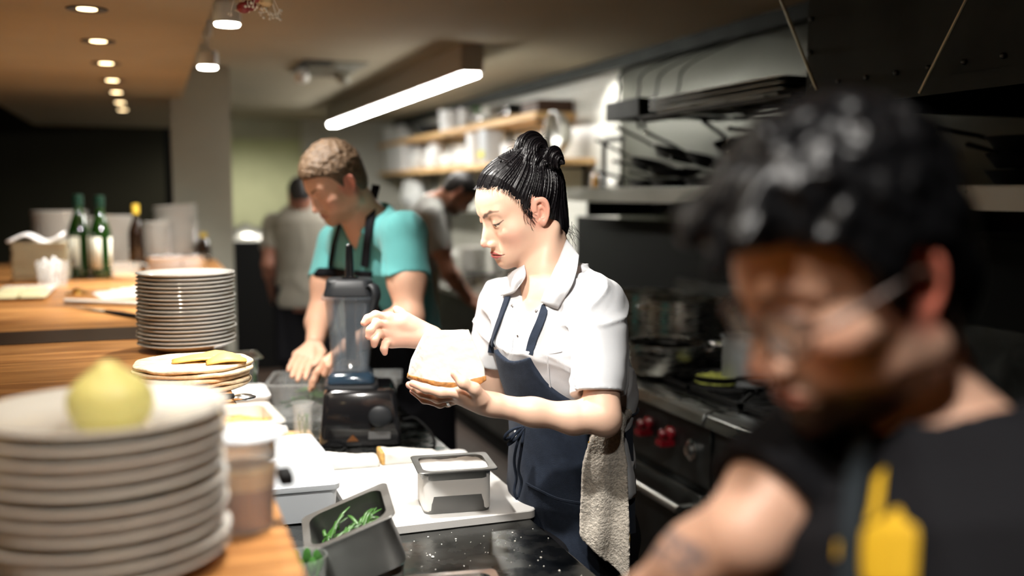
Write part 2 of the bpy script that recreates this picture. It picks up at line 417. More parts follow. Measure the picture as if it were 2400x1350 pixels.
def head_col(V, h):
    """V local coords; returns rgb multipliers over skin"""
    a = axd(V); n = len(V); base = np.tile(np.array(h['skin']), (n,1)).astype(float)
    def mixc(m, c, k=1.0):
        nonlocal base
        w = np.clip(m, 0, 1)[:,None]*k; base = base*(1-w)+np.array(c)*w
    mixc(1-sph(a,(.045,.06,-.035),.0)/.035, h['blush'], .6)
    mixc(1-sph(a,(0,.107,-.040),.0)/.020, h['blush'], .8)
    mixc((.05-sph(a,(.078,-.012,-.005),.0))/.02, h['earc'], .8)
    up, lo, ml = lips2(a); fy = np.where(V[:,1] > .05, 0, .02); up = up+fy; lo = lo+fy; ml = ml+fy
    mixc(.5-np.minimum(up,lo)/.0012, h['lips'], .9)
    mixc(.9-ml/.0010, (.10,.02,.02), .85)
    a2 = a.copy(); a2[:,1] = 0; br = chain(a2, [(.010,0,.0150),(.020,0,.0200),(.034,0,.0258),(.0500,0,.0240)], [.0020,.0022,.0015,.0004])
    br = np.where(V[:,1] > .045, br-.0005, .01)
    mixc(.5-br/.003, h['browc'], .85)
    mixc(.5-(cone(a, (.0062,.0960*h['nose'],-.0515), (.0062,.092*h['nose'],-.0505), .0030))/.0015, (.12,.04,.03), .85)
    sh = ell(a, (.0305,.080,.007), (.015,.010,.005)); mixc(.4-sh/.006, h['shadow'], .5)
    zl = -.0035-h['lid']*.01
    fr = np.where(V[:,1] > .05, 0, .01)
    if h.get('liner'):
        ln = chain(a2, [(.0185,0,zl+.0022),(.0260,0,zl+.0036),(.0340,0,zl+.0042),(.0420,0,zl+.0044),(.0500,0,zl+.0095)], [.0005,.0010,.0012,.0013,.0005], .002)+fr
        mixc(.6-ln/.0010, (.008,.006,.006), 1)
    else:
        ln = chain(a2, [(.0185,0,zl+.0022),(.0300,0,zl+.0038),(.0430,0,zl+.0030)], [.0005,.0008,.0006])+fr; mixc(.6-ln/.0010, (.06,.03,.02), .8)
    for mx, my, mz, r in h.get('moles', []):
        mixc(1.2-sph(V, (mx,my,mz), 0)/r, (.10,.035,.02), .9)
    if 'beard' in h:
        k_ = chain(a, [(.068,.006,-.020),(.058,.002,-.060),(.030,.055,-.100),(0,.078,-.108)], [.012,.020,.022,.018])
        b = ell(a, (0,.040,-.088), (.062,.062,.040)); b = np.minimum(b, ell(a, (.058,.004,-.055), (.02,.02,.040)))
        b = np.minimum(b, k_); b = np.minimum(b, chain(a, [(0,.097,-.056),(.020,.086,-.060),(.030,.074,-.075)], [.006,.006,.008]))
        b = np.maximum(b, -np.minimum(np.minimum(up,lo)-.002, 9)); mixc(.5-b/.012, h['beard'], h.get('beardk', .5))
    return base
def frame(fwd, up):
    f = Vector(fwd).normalized(); u = Vector(up); u = (u-f*u.dot(f)).normalized(); r = f.cross(u); return np.array([r, f, u], float).T   # columns local axes -> world
def loc2w(R, O, v): return Vector(R@np.array(v, float))+Vector(O)
def w2loc(R, O, p): return ((p-A3(O))@R.astype(f32)).astype(f32)
# ---------------------------------------------------------------- people: shared
TC = Vector((-math.sin(YAW), -math.cos(YAW), 0)); Z = Vector((0,0,1))
def dirv(r, t, z=0): return (RT*r+TC*t+Z*z).normalized()
def tilt(fwd, pitch, roll=0):
    f = Vector(fwd).normalized(); r = f.cross(Z).normalized(); q = Matrix.Rotation(-pitch, 3, r); f2 = q@f; u2 = q@Z
    u2 = Matrix.Rotation(roll, 3, f2)@u2; return frame(f2, u2)
skin_m = mat('skin', (.7,.4,.3), .48, attr='Col', sss=.12, bump=.06, bscale=900)
eye_m = mat('eye_white', (.75,.72,.70), .15); iris_m = mat('eye_iris', (.03,.015,.008), .1)
black_hair = mat('black_hair', (.005,.004,.005), .36, spec=.32, bump=.04, bscale=900)
def eyes(parent, R, O, look=(-.0, .8, -.55)):
    for s in (-1, 1):
        mb = MB(); c = np.array((.0305*s,.0700,0)); mb.ball((0,0,0), .0125, 24)
        l = Vector(look).normalized(); M3 = Matrix(R.tolist())
        e = mb.build('eye', eye_m, parent, loc=loc2w(R, O, c)); i = MB(); i.ball(tuple(M3@(l*.0078)), .0058, 16); i.build('iris', iris_m, e)
# ---------------------------------------------------------------- woman: head placement
WR = tilt(dirv(-.90, .43), math.radians(22), math.radians(-2))
WEAR = P(1275, 492, 2.05)
WO = WEAR-Vector(WR@np.array((-.082,-.012,-.006)))
WH = dict(HP, skin=(.80,.52,.38), blush=(.78,.33,.26), earc=(.72,.33,.24), lips=(.42,.07,.08), browc=(.05,.03,.025), shadow=(.62,.33,.23), liner=1, lid=.35,
  chin=.012, chinz=-.096, jawr=.014, jawx=.046, brow=.008, lip=.95, nose=1.03,
  moles=[(-.056,.052,.014,.0013),(-.071,.028,.001,.0014),(-.071,.022,-.019,.0016),(-.062,.045,-.008,.001),(-.045,.068,-.030,.001)])
# ---------------------------------------------------------------- person helpers
def hand(p, W, rw, fingers, palm=.012, k=.006, thumb=None, extra=None):
    """W wrist; fingers = list of ([mcp, pip, dip, tip], radius)"""
    d = None
    for pts, r in fingers:
        m = cone(p, W, pts[0], rw*.62, palm); d = m if d is None else smin(d, m, .012)
    for i in range(len(fingers)-1):
        d = smin(d, cone(p, (Vector(fingers[i][0][0])+Vector(W))/2, fingers[i+1][0][0], palm, palm*.9), .01)
    ft = None
    for pts, r in fingers:
        c = chain(p, pts, [r*1.12, r*1.05, r*.95, r*.80], .006)
        ft = c if ft is None else smin(ft, c, .0012)
    d = smin(d, ft, k)
    if thumb:
        tp, tr = thumb; d = smin(d, chain(p, tp, [tr*1.7, tr*1.12, tr*1.02, tr*.85], .008), .009)
    if extra: 
        for a, b, r1, r2 in extra: d = smin(d, cone(p, a, b, r1, r2), .012)
    return d
def nails(parent, fingers, view, r, name='fingernail'):
    pass
def hit(f, px, py, d0=1.5, n=60, off=0.0):
    r = ray(px, py); q = EYE+r*d0; rl = r.length
    for i in range(n):
        v = float(f(np.array([list(q)], f32))[0])-off
        q = q+r*(v*.8/rl)
        if abs(v) < 2e-4: break
        if (q-EYE).length > 9: break
    if (q-EYE).length > 9 or abs(v) > .02: # missed: nearest approach
        bd = min(range(200), key=lambda i: abs(float(f(np.array([list(EYE+r*(d0+i*.01))], f32))[0])-off)); q = EYE+r*(d0+bd*.01)
    return q
def ribbon(pts, w, th, nrm):
    """flat strip through pts; nrm = outward normals"""
    mb = MB(); vs = []; n = len(pts)
    for i, p in enumerate(pts):
        t = (pts[min(i+1,n-1)]-pts[max(i-1,0)]).normalized(); s = t.cross(nrm[i]).normalized(); ww = w[i] if hasattr(w,'__len__') else w
        for a, b in ((-1,-1),(1,-1),(1,1),(-1,1)): vs.append(p+s*(a*ww/2)+nrm[i]*(b*th/2))
    fs = [(0,1,2,3)]+[(4*i+k, 4*(i+1)+k, 4*(i+1)+(k+1)%4, 4*i+(k+1)%4) for i in range(n-1) for k in range(4)]+[(4*n-4,4*n-3,4*n-2,4*n-1)]
    return mb.add(vs, fs)
def grad(f, q, e=.003):
    a = np.array([list(q)], f32); g = []
    for i in range(3):
        u = a.copy(); v = a.copy(); u[0,i] += e; v[0,i] -= e; g.append(float(f(u)[0]-f(v)[0]))
    return Vector(g).normalized()
def strap_on(f, pix, d0, w, th=.004, n=6, off=.003):
    pp = [hit(f, v.x, v.y, d0) for v in cat([Vector((x, y, 0)) for x, y in pix], n)]; nn = [grad(f, q, .012) for q in pp]
    pp = [q+m*off for q, m in zip(pp, nn)]
    return ribbon(pp, w, th, nn)
def sheet(rows, n=4):
    """smooth surface through a grid of points"""
    R_ = [cat(r, n) for r in rows]; m = len(R_[0]); cols = [cat([r[j] for r in R_], n) for j in range(m)]
    mb = MB(); k = len(cols[0]); vs = [cols[j][i] for i in range(k) for j in range(m)]
    fs = [(i*m+j, i*m+j+1, (i+1)*m+j+1, (i+1)*m+j) for i in range(k-1) for j in range(m-1)]
    return mb.add(vs, fs)
def legs(parent, hipL, hipR, footz, fwd, m_tr, m_sh, r=.085, lo=.02):
    fz = footz
    fwd = Vector(fwd).normalized(); fwd.z = 0
    def tr(p):
        d = None
        for h in (hipL, hipR):
            h = Vector(h); kn = Vector((h.x, h.y, (h.z-fz)*.55+fz))+fwd*.01; an = Vector((h.x, h.y, fz+.10))-fwd*.01
            e = smin(cone(p, h+Vector((0,0,.06)), kn, r*1.12, r*.80), cone(p, kn, an, r*.78, r*.70), .03); d = e if d is None else smin(d, e, .03)
        c = (Vector(hipL)+Vector(hipR))/2; d = smin(d, ell(p, c+Vector((0,0,.07)), (.15,.12,.10)), .05)
        return smax(d, fz+.055-p[:,2], .01)+.003*wr(p, 30, 2)
    lo_, hi_ = bounds([hipL, hipR, (hipL[0],hipL[1],fz+.03), (hipL[0],hipL[1],hipL[2]+.1)], .16)
    sdf_obj('trousers', tr, lo_, hi_, .009, m_tr, parent)
    for h in (hipL, hipR):
        a = Vector((h[0], h[1], fz+.045))-fwd*.03; b = a+fwd*.17; b.z = fz+.035
        sdf_obj('shoe', lambda p: smax(smin(cone(p, a, b, .045, .038), cone(p, a+Vector((0,0,.02)), a+Vector((0,0,.06)), .045, .042), .03), fz+.002-p[:,2], .003), *bounds([a, b], .11), .007, m_sh, parent)
cloth = lambda n, c, **k: mat(n, c, k.pop('rough', .85), sheen=k.pop('sheen', .2), spec=k.pop('spec', .12 if max(c) < .05 else .3), bump=k.pop('bump', .15), bscale=k.pop('bscale', 600), **k)
m_shirt = cloth('white_cotton', (.64,.655,.68), bump=.1); m_navy = cloth('navy_denim', (.022,.030,.048), sheen=.05, bump=.3, var=.15, vscale=60)
m_dark = cloth('black_cloth', (.009,.009,.011), sheen=0); m_towel = cloth('beige_towelling', (.55,.50,.43), bump=1.0, bscale=260, var=.25, vscale=160)
m_silver = mat('silver', (.8,.8,.82), .18, 1); m_shoe = mat('shoe_leather', (.01,.01,.01), .4)
# ---------------------------------------------------------------- woman
SL = P(1402, 705, 1.98); SR = P(1180, 700, 2.22); PEL = P(1344, 1130, 2.20); NB = P(1302, 668, 2.10)
WX = (SR-SL).normalized(); WX.z = 0; WX.normalize(); WF = Z.cross(WX).normalized()       # right, forward
if WF.dot(TC) < 0: WF = -WF
EL = P(1412, 974, 1.90); WL = P(1158, 948, 1.90); EE = P(1145, 915, 2.28); WRr = P(1012, 792, 2.15)
WTB = Matrix((WX, WF, Z))   # world -> torso local rows
TO = P(1312, 900, 2.10)
def wt(p): return ((p-A3(TO))@np.array([WX,WF,Z], f32).T)
WPROF = [(-.12,.150,.115,0),(.0,.155,.118,0),(.25,.135,.105,0),(.40,.130,.100,.0),(.60,.138,.110,.008),(.75,.150,.118,.012),(.88,.150,.100,.004),(.97,.120,.070,-.005),(1.06,.062,.055,-.005)]
def wtorso(p, g=0.0):
    ax = WX; pr = [(t, a+g, b+g, o) for t, a, b, o in WPROF]
    zz = Vector(NB-PEL).normalized(); y = zz.cross(WX)
    sg = 1 if y.dot(WF) > 0 else -1
    return loft(p, PEL, NB, ax, [(t,a,b,o*sg) for t,a,b,o in pr], .02)
def wbody(p):   # skin under the clothes
    d = wtorso(p, -.010)
    d = smin(d, cone(p, NB-Z*.03, SL-Z*.02, .034, .040), .04); d = smin(d, cone(p, NB-Z*.03, SR-Z*.02, .034, .040), .04)
    # collar bones
    c = TO
    return d
nb_ = WO+Vector(WR@np.array((0,-.030,-.055)))
nf_ = WO+Vector(WR@np.array((0,.010,-.085)))
def whead(p):
    return head(w2loc(WR, WO, p), WH)
def wneck(p):
    d = cone(p, nb_, NB-Z*.03, .050, .054)
    d = smin(d, cone(p, nf_, NB-Z*.02+WF*.015, .030, .045), .03)
    d = smin(d, cone(p, WO+Vector(WR@np.array((-.058,-.03,-.055))), NB+WF*.055-Z*.035, .015, .010), .02)   # neck muscle
    return d
def wskin_top(p):
    d = cull(p, WO, .15, whead, .05); d = smin(d, wneck(p), .016)
    d = smin(d, wbody(p), .03)
    return d
LHF = [([P(1078,921,1.885),P(1035,920,1.880),P(998,911,1.885),P(967,899,1.895)], .0088),
       ([P(1076,927,1.905),P(1026,934,1.905),P(988,921,1.912),P(959,902,1.925)], .0088),
       ([P(1080,932,1.925),P(1032,945,1.93),P(995,936,1.94),P(968,917,1.95)], .0084),
       ([P(1088,933,2.00),P(1050,944,1.95),P(1020,940,1.96),P(997,928,1.97)], .0074)]
RHF = [([P(912,745,2.13),P(880,739,2.115),P(862,747,2.105),P(853,757,2.10)], .0092),
       ([P(908,762,2.13),P(882,758,2.105),P(868,774,2.095),P(864,789,2.095)], .0092),
       ([P(908,782,2.13),P(886,782,2.105),P(878,796,2.095),P(877,808,2.098)], .0088),
       ([P(918,800,2.135),P(904,805,2.115),P(900,817,2.108),P(902,827,2.11)], .0078)]
def wlh(p):
    d = hand(p, WL, .024, LHF, .0125, thumb=([P(1128,935,1.88),P(1112,912,1.862),P(1086,898,1.855),P(1066,877,1.862)], .0098), extra=[(P(1130,945,1.90),P(1085,930,1.90),.022,.016)])
    d = smin(d, chain(p, [P(1158,950,1.90),P(1250,966,1.905),P(1345,980,1.905),EL], [.0215,.0250,.0290,.0305], .02), .014)
    d = smin(d, cone(p, EL, SL, .034, .042), .02)
    d = smin(d, sph(p, P(1424,994,1.90), .022), .018)
    return d
def wrh(p):
    d = hand(p, WRr, .028, RHF, .0135, thumb=([P(985,768,2.17),P(955,748,2.185),P(938,733,2.19),P(929,725,2.195)], .0095),
             extra=[(P(990,775,2.15),P(948,752,2.14),.020,.020),(P(985,795,2.145),P(935,792,2.135),.020,.014),(P(960,775,2.15),P(925,765,2.145),.018,.016)])
    d = smin(d, chain(p, [WRr, (WRr+EE)/2, EE], [.0225,.030,.036], .02), .014)
    d = smin(d, cone(p, EE, SR, .037, .046), .02)
    return d
def hand_col(V, tips):
    s = WH['skin']; C = np.tile(np.array(s), (len(V),1)).astype(float)
    return C
geos = [sdf_geo(wskin_top, *bounds([WO, WO+Vector((0,0,.0)), NB], .135), .0015), sdf_geo(wbody, *bounds([PEL-Z*.05, NB], .22), .010),
        sdf_geo(wlh, *bounds([q for pts, r in LHF for q in pts]+[EL, SL-Z*.06], .05), .0019), sdf_geo(wrh, *bounds([q for pts, r in RHF for q in pts]+[EE, SR-Z*.06], .05), .0019)]
def wcol(V):
    Vf = V.astype(f32); L_ = w2loc(WR, WO, Vf); C = head_col(L_, WH); far = sph(Vf, WO, .16) > 0; C[far] = np.array(WH['skin'])
    tips = [pts[-1] for pts, r in LHF+RHF]+[P(1066,877,1.862)]
    m = np.zeros(len(V))
    for t in tips: m = np.maximum(m, np.clip(1.2-sph(Vf, t, 0)/.016, 0, 1))
    pk = np.clip(1-sph(Vf, P(940,775,2.13), 0)/.07, 0, 1)*.7; m = np.maximum(m, pk)
    m = m[:,None]*.75; return C*(1-m)+np.array((.85,.36,.27))*m
woman = geo_obj('person', geos, skin_m, col=wcol, origin=[PEL.x, PEL.y, .12])
WOFF = Vector(woman.location)
def wchild(o): # children built in world coordinates
    o.parent = woman; o.matrix_parent_inverse = Matrix.Translation(-WOFF); return o
tag(woman, 'person in white chef shirt and navy apron, black hair in a bun, holding cheese', 'person')
_e0 = set(COL.objects)
for s in (-1, 1):
    l = Vector((0,.86,-.50)).normalized(); M3 = Matrix(WR.tolist()); ctr = loc2w(WR, WO, (.0305*s,.0700,0))
    mb = MB(); mb.ball(ctr, .0128, 24); e = wchild(mb.build('eye', eye_m)); i = MB(); i.ball(ctr+M3@(l*.0068), .0068, 16); io = i.build('iris', iris_m); io.parent = e
# hair
BUN = P(1243, 352, 2.09); BL = w2loc(WR, WO, np.array([list(BUN)], f32))[0]; BU2 = P(1296, 372, 2.07)
def hairline(q):
    y = q[:,1]; return np.interp(y, [-.10,-.055,-.036,-.029,-.024,.000,.006,.012,.020,.032,.045,.060,.075,.095], [-.105,-.100,-.090,-.060,.010,.022,.012,-.012,-.002,.032,.058,.070,.073,.071])
BASE = A3(BL)*.80
def whair(p):
    q = w2loc(WR, WO, p)
    c = ell(q, (0,-.012,.030), (.0795,.100,.088)); c = smin(c, ell(q, (0,.030,.032), (.064,.064,.060)), .02); c = smin(c, ell(q, (0,-.052,-.042), (.058,.042,.060)), .03)
    c = smin(c, cone(q, BASE*.86, BASE*1.1, .044, .026), .03)
    ax = A3(BL)/np.linalg.norm(BL); v = q-BASE; t = v@ax; r = v-t[:,None]*ax; u1 = np.array([1,0,0], f32); u1 = u1-ax*(u1@ax); u1 /= np.linalg.norm(u1); u2 = np.cross(ax, u1)
    th = np.arctan2(r@u1, r@u2); rr = np.linalg.norm(v, axis=1)
    th = th+.10*np.sin(rr*40)
    g = .0011*np.sin(th*70+3*np.sin(th*9))+.0009*np.sin(th*113+2*np.sin(th*17)+rr*30)+.0009*np.sin(th*19+rr*12)
    c = c-g*np.clip(rr/.03, 0, 1)
    c = c+.0058*(1-np.clip((q[:,2]-hairline(q))/.032, 0, 1))*np.clip((q[:,1]+.03)/.03, 0, 1)
    c = smax(c, (hairline(q)+.002*np.sin(q[:,1]*900)-q[:,2])*.75, .004)
    e = ell(np.abs(q)*np.array([1,0,0],f32)+q*np.array([0,1,1],f32), (.084,-.012,-.006), (.020,.017,.026)); c = smax(c, -e, .004)
    return c
def coil(p, C, r, seed, M=1.0):
    q = p-A3(C); R = np.linalg.norm(q, axis=1); az = np.arctan2(q[:,0]*.8+q[:,1]*.6, q[:,2]); po = np.arccos(np.clip((q[:,0]*.6-q[:,1]*.8)/np.maximum(R,1e-5), -1, 1))
    d = R-r*(1+.10*np.sin(az*2+seed)+.10*np.sin(po*4+az*1.5+seed))
    return d*.8-.0022*np.sin(po*9+az*3+seed)-.0009*np.sin(po*44+az*9+3*np.sin(az*2))
def wbun(p):
    d = coil(p, BUN, .0345, .5); d = smin(d, coil(p, BU2, .021, 2.1), .004); d = smin(d, coil(p, (BUN+BU2)/2-Z*.012, .024, 1.2), .005)
    d = smin(d, coil(p, P(1252,385,2.08), .030, 4), .008)
    return d
hg = sdf_geo(lambda p: smin(whair(p), cull(p, BUN-Z*.01+RT*.02, .07, wbun, .03), .003), *bounds([WO, BUN, BU2], .115), .0013)
hair = wchild(geo_obj('hair', [hg], black_hair)); hair['label'] = 'black hair pulled up into a knotted bun'
mb = MB(); rg = random.Random(3)
def strand(a, b, bend, r=.00035):
    a = Vector(a); b = Vector(b); m = (a+b)/2+Vector(bend); mb.tube(cat([a, m, b], 6), [r]*12+[r*.4], 4)
for i in range(26):   # loose wisps at the nape and temples
    s = (-.052+rg.uniform(-.015,.012), -.055+rg.uniform(-.02,.01), -.075+rg.uniform(-.012,.02))
    strand(loc2w(WR,WO,s), loc2w(WR,WO,(s[0]-.002+rg.uniform(-.008,.006), s[1]-.004+rg.uniform(-.012,.012), s[2]-.024+rg.uniform(-.02,.005))), (rg.uniform(-.008,.008),)*3)
for i in range(22):
    s = (-.071+rg.uniform(-.002,.004), .016+rg.uniform(-.006,.010), .004+rg.uniform(-.012,.01)); e_ = (s[0]-.001+rg.uniform(0,.002), s[1]+.0+rg.uniform(-.012,.012), s[2]-.022-rg.uniform(0,.014))
    strand(loc2w(WR,WO,s), loc2w(WR,WO,e_), WR@np.array((-.0015,.004,0)), .0003)
for i in range(34):
    a = BUN+Vector((rg.gauss(0,.02), rg.gauss(0,.02), rg.uniform(.005,.03))); n = (a-BUN).normalized(); strand(BUN+n*.030, BUN+n*.038+Vector((rg.gauss(0,.008),rg.gauss(0,.008),rg.gauss(0,.006))), n*.006, .0003)
wchild(MB().tube([P(1190,376,2.04), P(1168,368,2.045)], .0018, 8).build('hairpin', black_hair))
def rootpt(yy, side):   # point on the hairline
    zz = float(np.interp(yy, [.012,.020,.032,.045,.060,.075,.088], [-.010,.000,.032,.058,.070,.073,.071])); sd = side
    for t in np.linspace(.09,.0,91):
        if whead(np.array([list(loc2w(WR,WO,(sd*t, yy, zz)))], f32))[0] < 0: return np.array((sd*t, yy, zz))
    return None
for i in range(230):
    s = rootpt(rg.uniform(.012,.088), -1 if i % 4 else 1)
    if s is None: continue
    dv = (BASE-s)/np.linalg.norm(BASE-s); L1 = rg.uniform(.004,.014); a = s-dv*L1*.6; 
    nrm = s/np.linalg.norm(s); a = a+nrm*.0012; b = s+dv*rg.uniform(.018,.03)+nrm*.0075
    strand(loc2w(WR,WO,a), loc2w(WR,WO,b), WR@(nrm*.0015), .00032)
w_ = mb.build('loose_hair', black_hair); wchild(w_); w_['kind'] = 'stuff'
er = MB(); ec = loc2w(WR, WO, (-.0800,-.022,.0085))
MM = Matrix(WR.tolist())
er.tube([ec+MM@Vector((.0012*math.sin(a)*2,.0042*math.cos(a),.0048*math.sin(a))) for a in np.linspace(0,2*PI,20,endpoint=False)], .0006, 6, closed=True)
wchild(er.build('earring', m_silver))
er = MB(); er.ball(loc2w(WR,WO,(-.0768,-.0035,.0125)), .0016, 10); wchild(er.build('ear_stud', mat('dark_stud',(.03,.05,.04),.2,1)))
# shirt
def fold(p): 
    q = wt(p)
    r1 = np.abs(wr(p*np.array([1,1,.6],f32), 13, 1)); r2 = np.abs(wr(p*np.array([.8,1,1.1],f32), 21, 7))
    return -.0065*np.clip(1-r1/.20,0,1)**1.4-.0045*np.clip(1-r2/.16,0,1)**1.4+.0028*wr(p, 26, 1)+.0020*wr(p, 55, 4)+.0030*np.sin(q[:,2]*34+7*q[:,0]+2.5*np.sin(q[:,0]*22))*np.clip(.5-q[:,2]*4, 0, 1)
SLe = P(1406, 925, 1.915); SRe = P(1142, 850, 2.25)
def wshirt0(p):
    d = wtorso(p, .004)
    d = smin(d, cone(p, NB+Z*.010+WX*-.02, SL-Z*.010, .046, .056), .03); d = smin(d, cone(p, NB-Z*.035, SR-Z*.012, .050, .055), .03)
    # blousing above the apron strings
    d = smin(d, ell(p, P(1430,930,2.12), (.060,.060,.070)), .05)
    return d
def sleeve(p, a, b, r1, r2, seed):
    d = cone(p, a, b, r1, r2); A = A3(a); B = A3(b); ax = B-A; Ln = float(np.linalg.norm(ax)); ax /= Ln; t = (p-A)@ax
    q = p-A-t[:,None]*ax; th = np.arctan2(q[:,2]+q[:,0]*.3, q[:,1]); k = np.clip(t/Ln, 0, 1)
    d = d-(.0045*np.sin(th*3+seed+t*9)+.0025*np.sin(th*7+t*25+seed))*k
    d = smax(d, t-Ln, .003)
    inner = np.maximum(cone(p, a, Vector(b)+Vector(ax.tolist())*.1, r1-.016, r2-.014), (Ln*.84-t)); return smax(d, -inner, .002)
def wshirt(p):
    d = wshirt0(p)
    sl = sleeve(p, SL-Z*.005, SLe, .055, .0540, 1); sr = sleeve(p, SR-Z*.01, SRe, .052, .050, 2.5)
    d = smin(d, sl, .010); d = smin(d, sr, .012)+fold(p)
    # arm holes keep open
    # V opening
    q = wt(p); bz = (CZ-.0)
    V0 = wt(np.array([list(VTX)], f32))[0]
    dx = q[:,0]-V0[0]; k = np.maximum((dx-(q[:,2]-V0[2])*.80)*.78, -dx*.75-(q[:,2]-V0[2])*.75); d = smax(d, -np.maximum(k*.9, -(q[:,1]-.0)), .003)
    d = smax(d, -cone(p, NB+Z*.03, NB+Z*.12, .050, .066), .004)
    d = smax(d, HEM-p[:,2], .002)
    return d
VTX = hit(lambda p: wshirt0(p), 1219, 752)
HEM = PEL.z+.03
sg_ = sdf_geo(wshirt, *bounds([PEL-Z*.03, SL, SR, SLe, SRe, NB], .15), .0032)
shirt = wchild(geo_obj('shirt', [sg_], m_shirt)); 
def wsurf(p): return np.minimum(wshirt0(p), np.minimum(cone(p, SL, SLe, .055, .056), cone(p, SR, SRe, .052, .052)))
def cpt(px, py, lift=.006): return hit(lambda p: np.minimum(wsurf(p), wneck(p)-.008), px, py, off=lift)
cl = sheet([[P(1328,561,2.10), P(1345,582,2.06), P(1357,598,2.03)], [P(1312,602,2.06), P(1330,620,2.03), cpt(1352,632,.014)], [P(1291,650,2.02), cpt(1315,668,.018), cpt(1338,674,.010)], [cpt(1267,708,.012), cpt(1288,718,.012), cpt(1307,724,.008)]], 5)
wchild(cl.build('collar', m_shirt, solid=.0018))
cl = sheet([[P(1229,621,2.08), P(1212,630,2.10), P(1192,641,2.13)], [P(1232,648,2.065), cpt(1210,655,.016), cpt(1182,664,.012)], [cpt(1216,672,.012), cpt(1202,688,.012), cpt(1173,693,.008)]], 5)
wchild(cl.build('collar', m_shirt, solid=.0018))
cl = ribbon([P(1328,561,2.10), P(1312,566,2.15), P(1285,575,2.185), P(1250,590,2.18), P(1229,621,2.08)], .03, .003, [Vector((0,0,1)).cross(WX)]*5)
# placket edge and snaps
pk = strap_on(wsurf, [(1219,752),(1212,775),(1205,800),(1203,822)], 1.5, .003, .002, off=.0045); wchild(pk.build('placket_seam', m_shirt))
for x, y in ((1257,729),(1213,788),(1200,716)):
    q = hit(wsurf, x, y, off=.005); n = grad(wsurf, q, .01); b = MB(); Mr = n.to_track_quat('Z','Y').to_matrix()
    b.lathe([(.0014,0),(.0028,.0),(.0034,.0010),(.0028,.0016),(.0020,.0010),(.0008,.0014),(0,.0014)], q, 20, Mr); wchild(b.build('snap_button', m_silver))
for pix in (((1284,828),(1300,826),(1318,822)), ((1284,828),(1288,880),(1294,930))):
    pc = strap_on(wsurf, pix, 1.5, .003, .002, off=.0045); wchild(pc.build('pocket_seam', m_shirt))
# shirt tail behind the towel
tl = sheet([[P(1452,985,2.08),P(1466,985,2.10),P(1472,990,2.14)],[P(1458,1060,2.07),P(1472,1060,2.09),P(1481,1065,2.14)],[P(1462,1120,2.065),P(1480,1120,2.08),P(1489,1125,2.13)],[P(1470,1172,2.06),P(1482,1168,2.08),P(1491,1160,2.12)]],4)
wchild(tl.build('shirt_tail', m_shirt, solid=.003))
# apron
BIBT = hit(wsurf, 1200, 828).z; WST = P(1300, 992, 2.0).z
def wapron(p):
    d = wtorso(p, .014); q = wt(p)
    zz = p[:,2]; BC = .033; hw = np.where(zz > WST, .064+.11*np.clip((BIBT-zz)/(BIBT-WST), 0, 1)**2.2, .5)
    a = smax(d+.0015*wr(p,40,3), np.abs(q[:,0]-BC)-hw, .004)
    sag = .016*np.cos(np.clip((q[:,0]-BC)/.064, -1, 1)*PI/2)
    a = smax(a, zz-(BIBT-sag), .003)
    a = smax(a, -(q[:,1]-.0), .004)                   # front only
    # skirt
    Ln = PEL.z-.42; t = np.clip((WST-zz)/(WST-.42), 0, 1)
    lp = PEL+Vector((0,0,0)); hx = .146+.022*t; hy = .116+.022*t
    u = q[:,0]-wt(np.array([list(PEL)],f32))[0][0]; v = q[:,1]-wt(np.array([list(PEL)],f32))[0][1]
    k0 = np.sqrt((u/hx)**2+(v/hy)**2); s = (k0-1)*hy; s = s-(.006*np.sin(u*45+2*np.sin(zz*9)+zz*6)+.0035*wr(p,22,5))*(.3+t)
    s = smax(s, zz-WST, .006); s = smax(s, .42-zz, .004); s = smax(s, -(v+.055), .01)
    s = smax(s, -np.maximum(k0*hy-hy+.02, -1), .001) if False else s
    return smin(a, s, .006)
apron = wchild(sdf_obj('apron', wapron, *bounds([PEL, TO+Z*.15, (PEL.x,PEL.y,.45)], .22), .0036, m_navy))
for pix in (((1193,697),(1178,740),(1160,790),(1153,826)), ((1282,716),(1270,752),(1252,795),(1243,830))):
    st = strap_on(wsurf, pix, 1.5, .019, .003, off=.004); wchild(st.build('apron_strap', m_navy))
wb = MB(); wz = WST
wb.tube([PEL+WX*(.152*math.cos(a))+WF*(.120*math.sin(a))+Z*(wz-PEL.z+.004*math.sin(3*a)) for a in np.linspace(0,2*PI,40,endpoint=False)], .0055, 8, closed=True, flat=.6)
K = P(1226,1000,1.97)
def tie(pix, r=.0032): wb.tube(cat([P(x,y,d) for x,y,d in pix], 6), r, 7)
tie([(1226,1000,2.010),(1205,1005,2.000),(1186,1018,2.000),(1184,1030,2.002),(1200,1022,2.000),(1226,1002,2.008)])
tie([(1226,1000,2.010),(1210,1015,2.000),(1195,1035,2.000),(1192,1042,2.002),(1208,1030,2.000),(1228,1004,2.008)])
tie([(1226,1002,2.010),(1212,1040,2.007),(1205,1080,2.015),(1210,1120,2.015),(1205,1150,2.010),(1212,1170,2.013)]); tie([(1228,1003,2.010),(1222,1050,2.000),(1215,1100,2.010),(1222,1130,2.007),(1214,1165,2.010)])
wchild(wb.build('apron_tie', m_navy))
def asurf(p): return wapron(p)
pk = strap_on(asurf, [(1236,1132),(1270,1150),(1310,1168),(1360,1178)], 1.5, .004, .003); wchild(pk.build('apron_pocket_seam', m_navy))
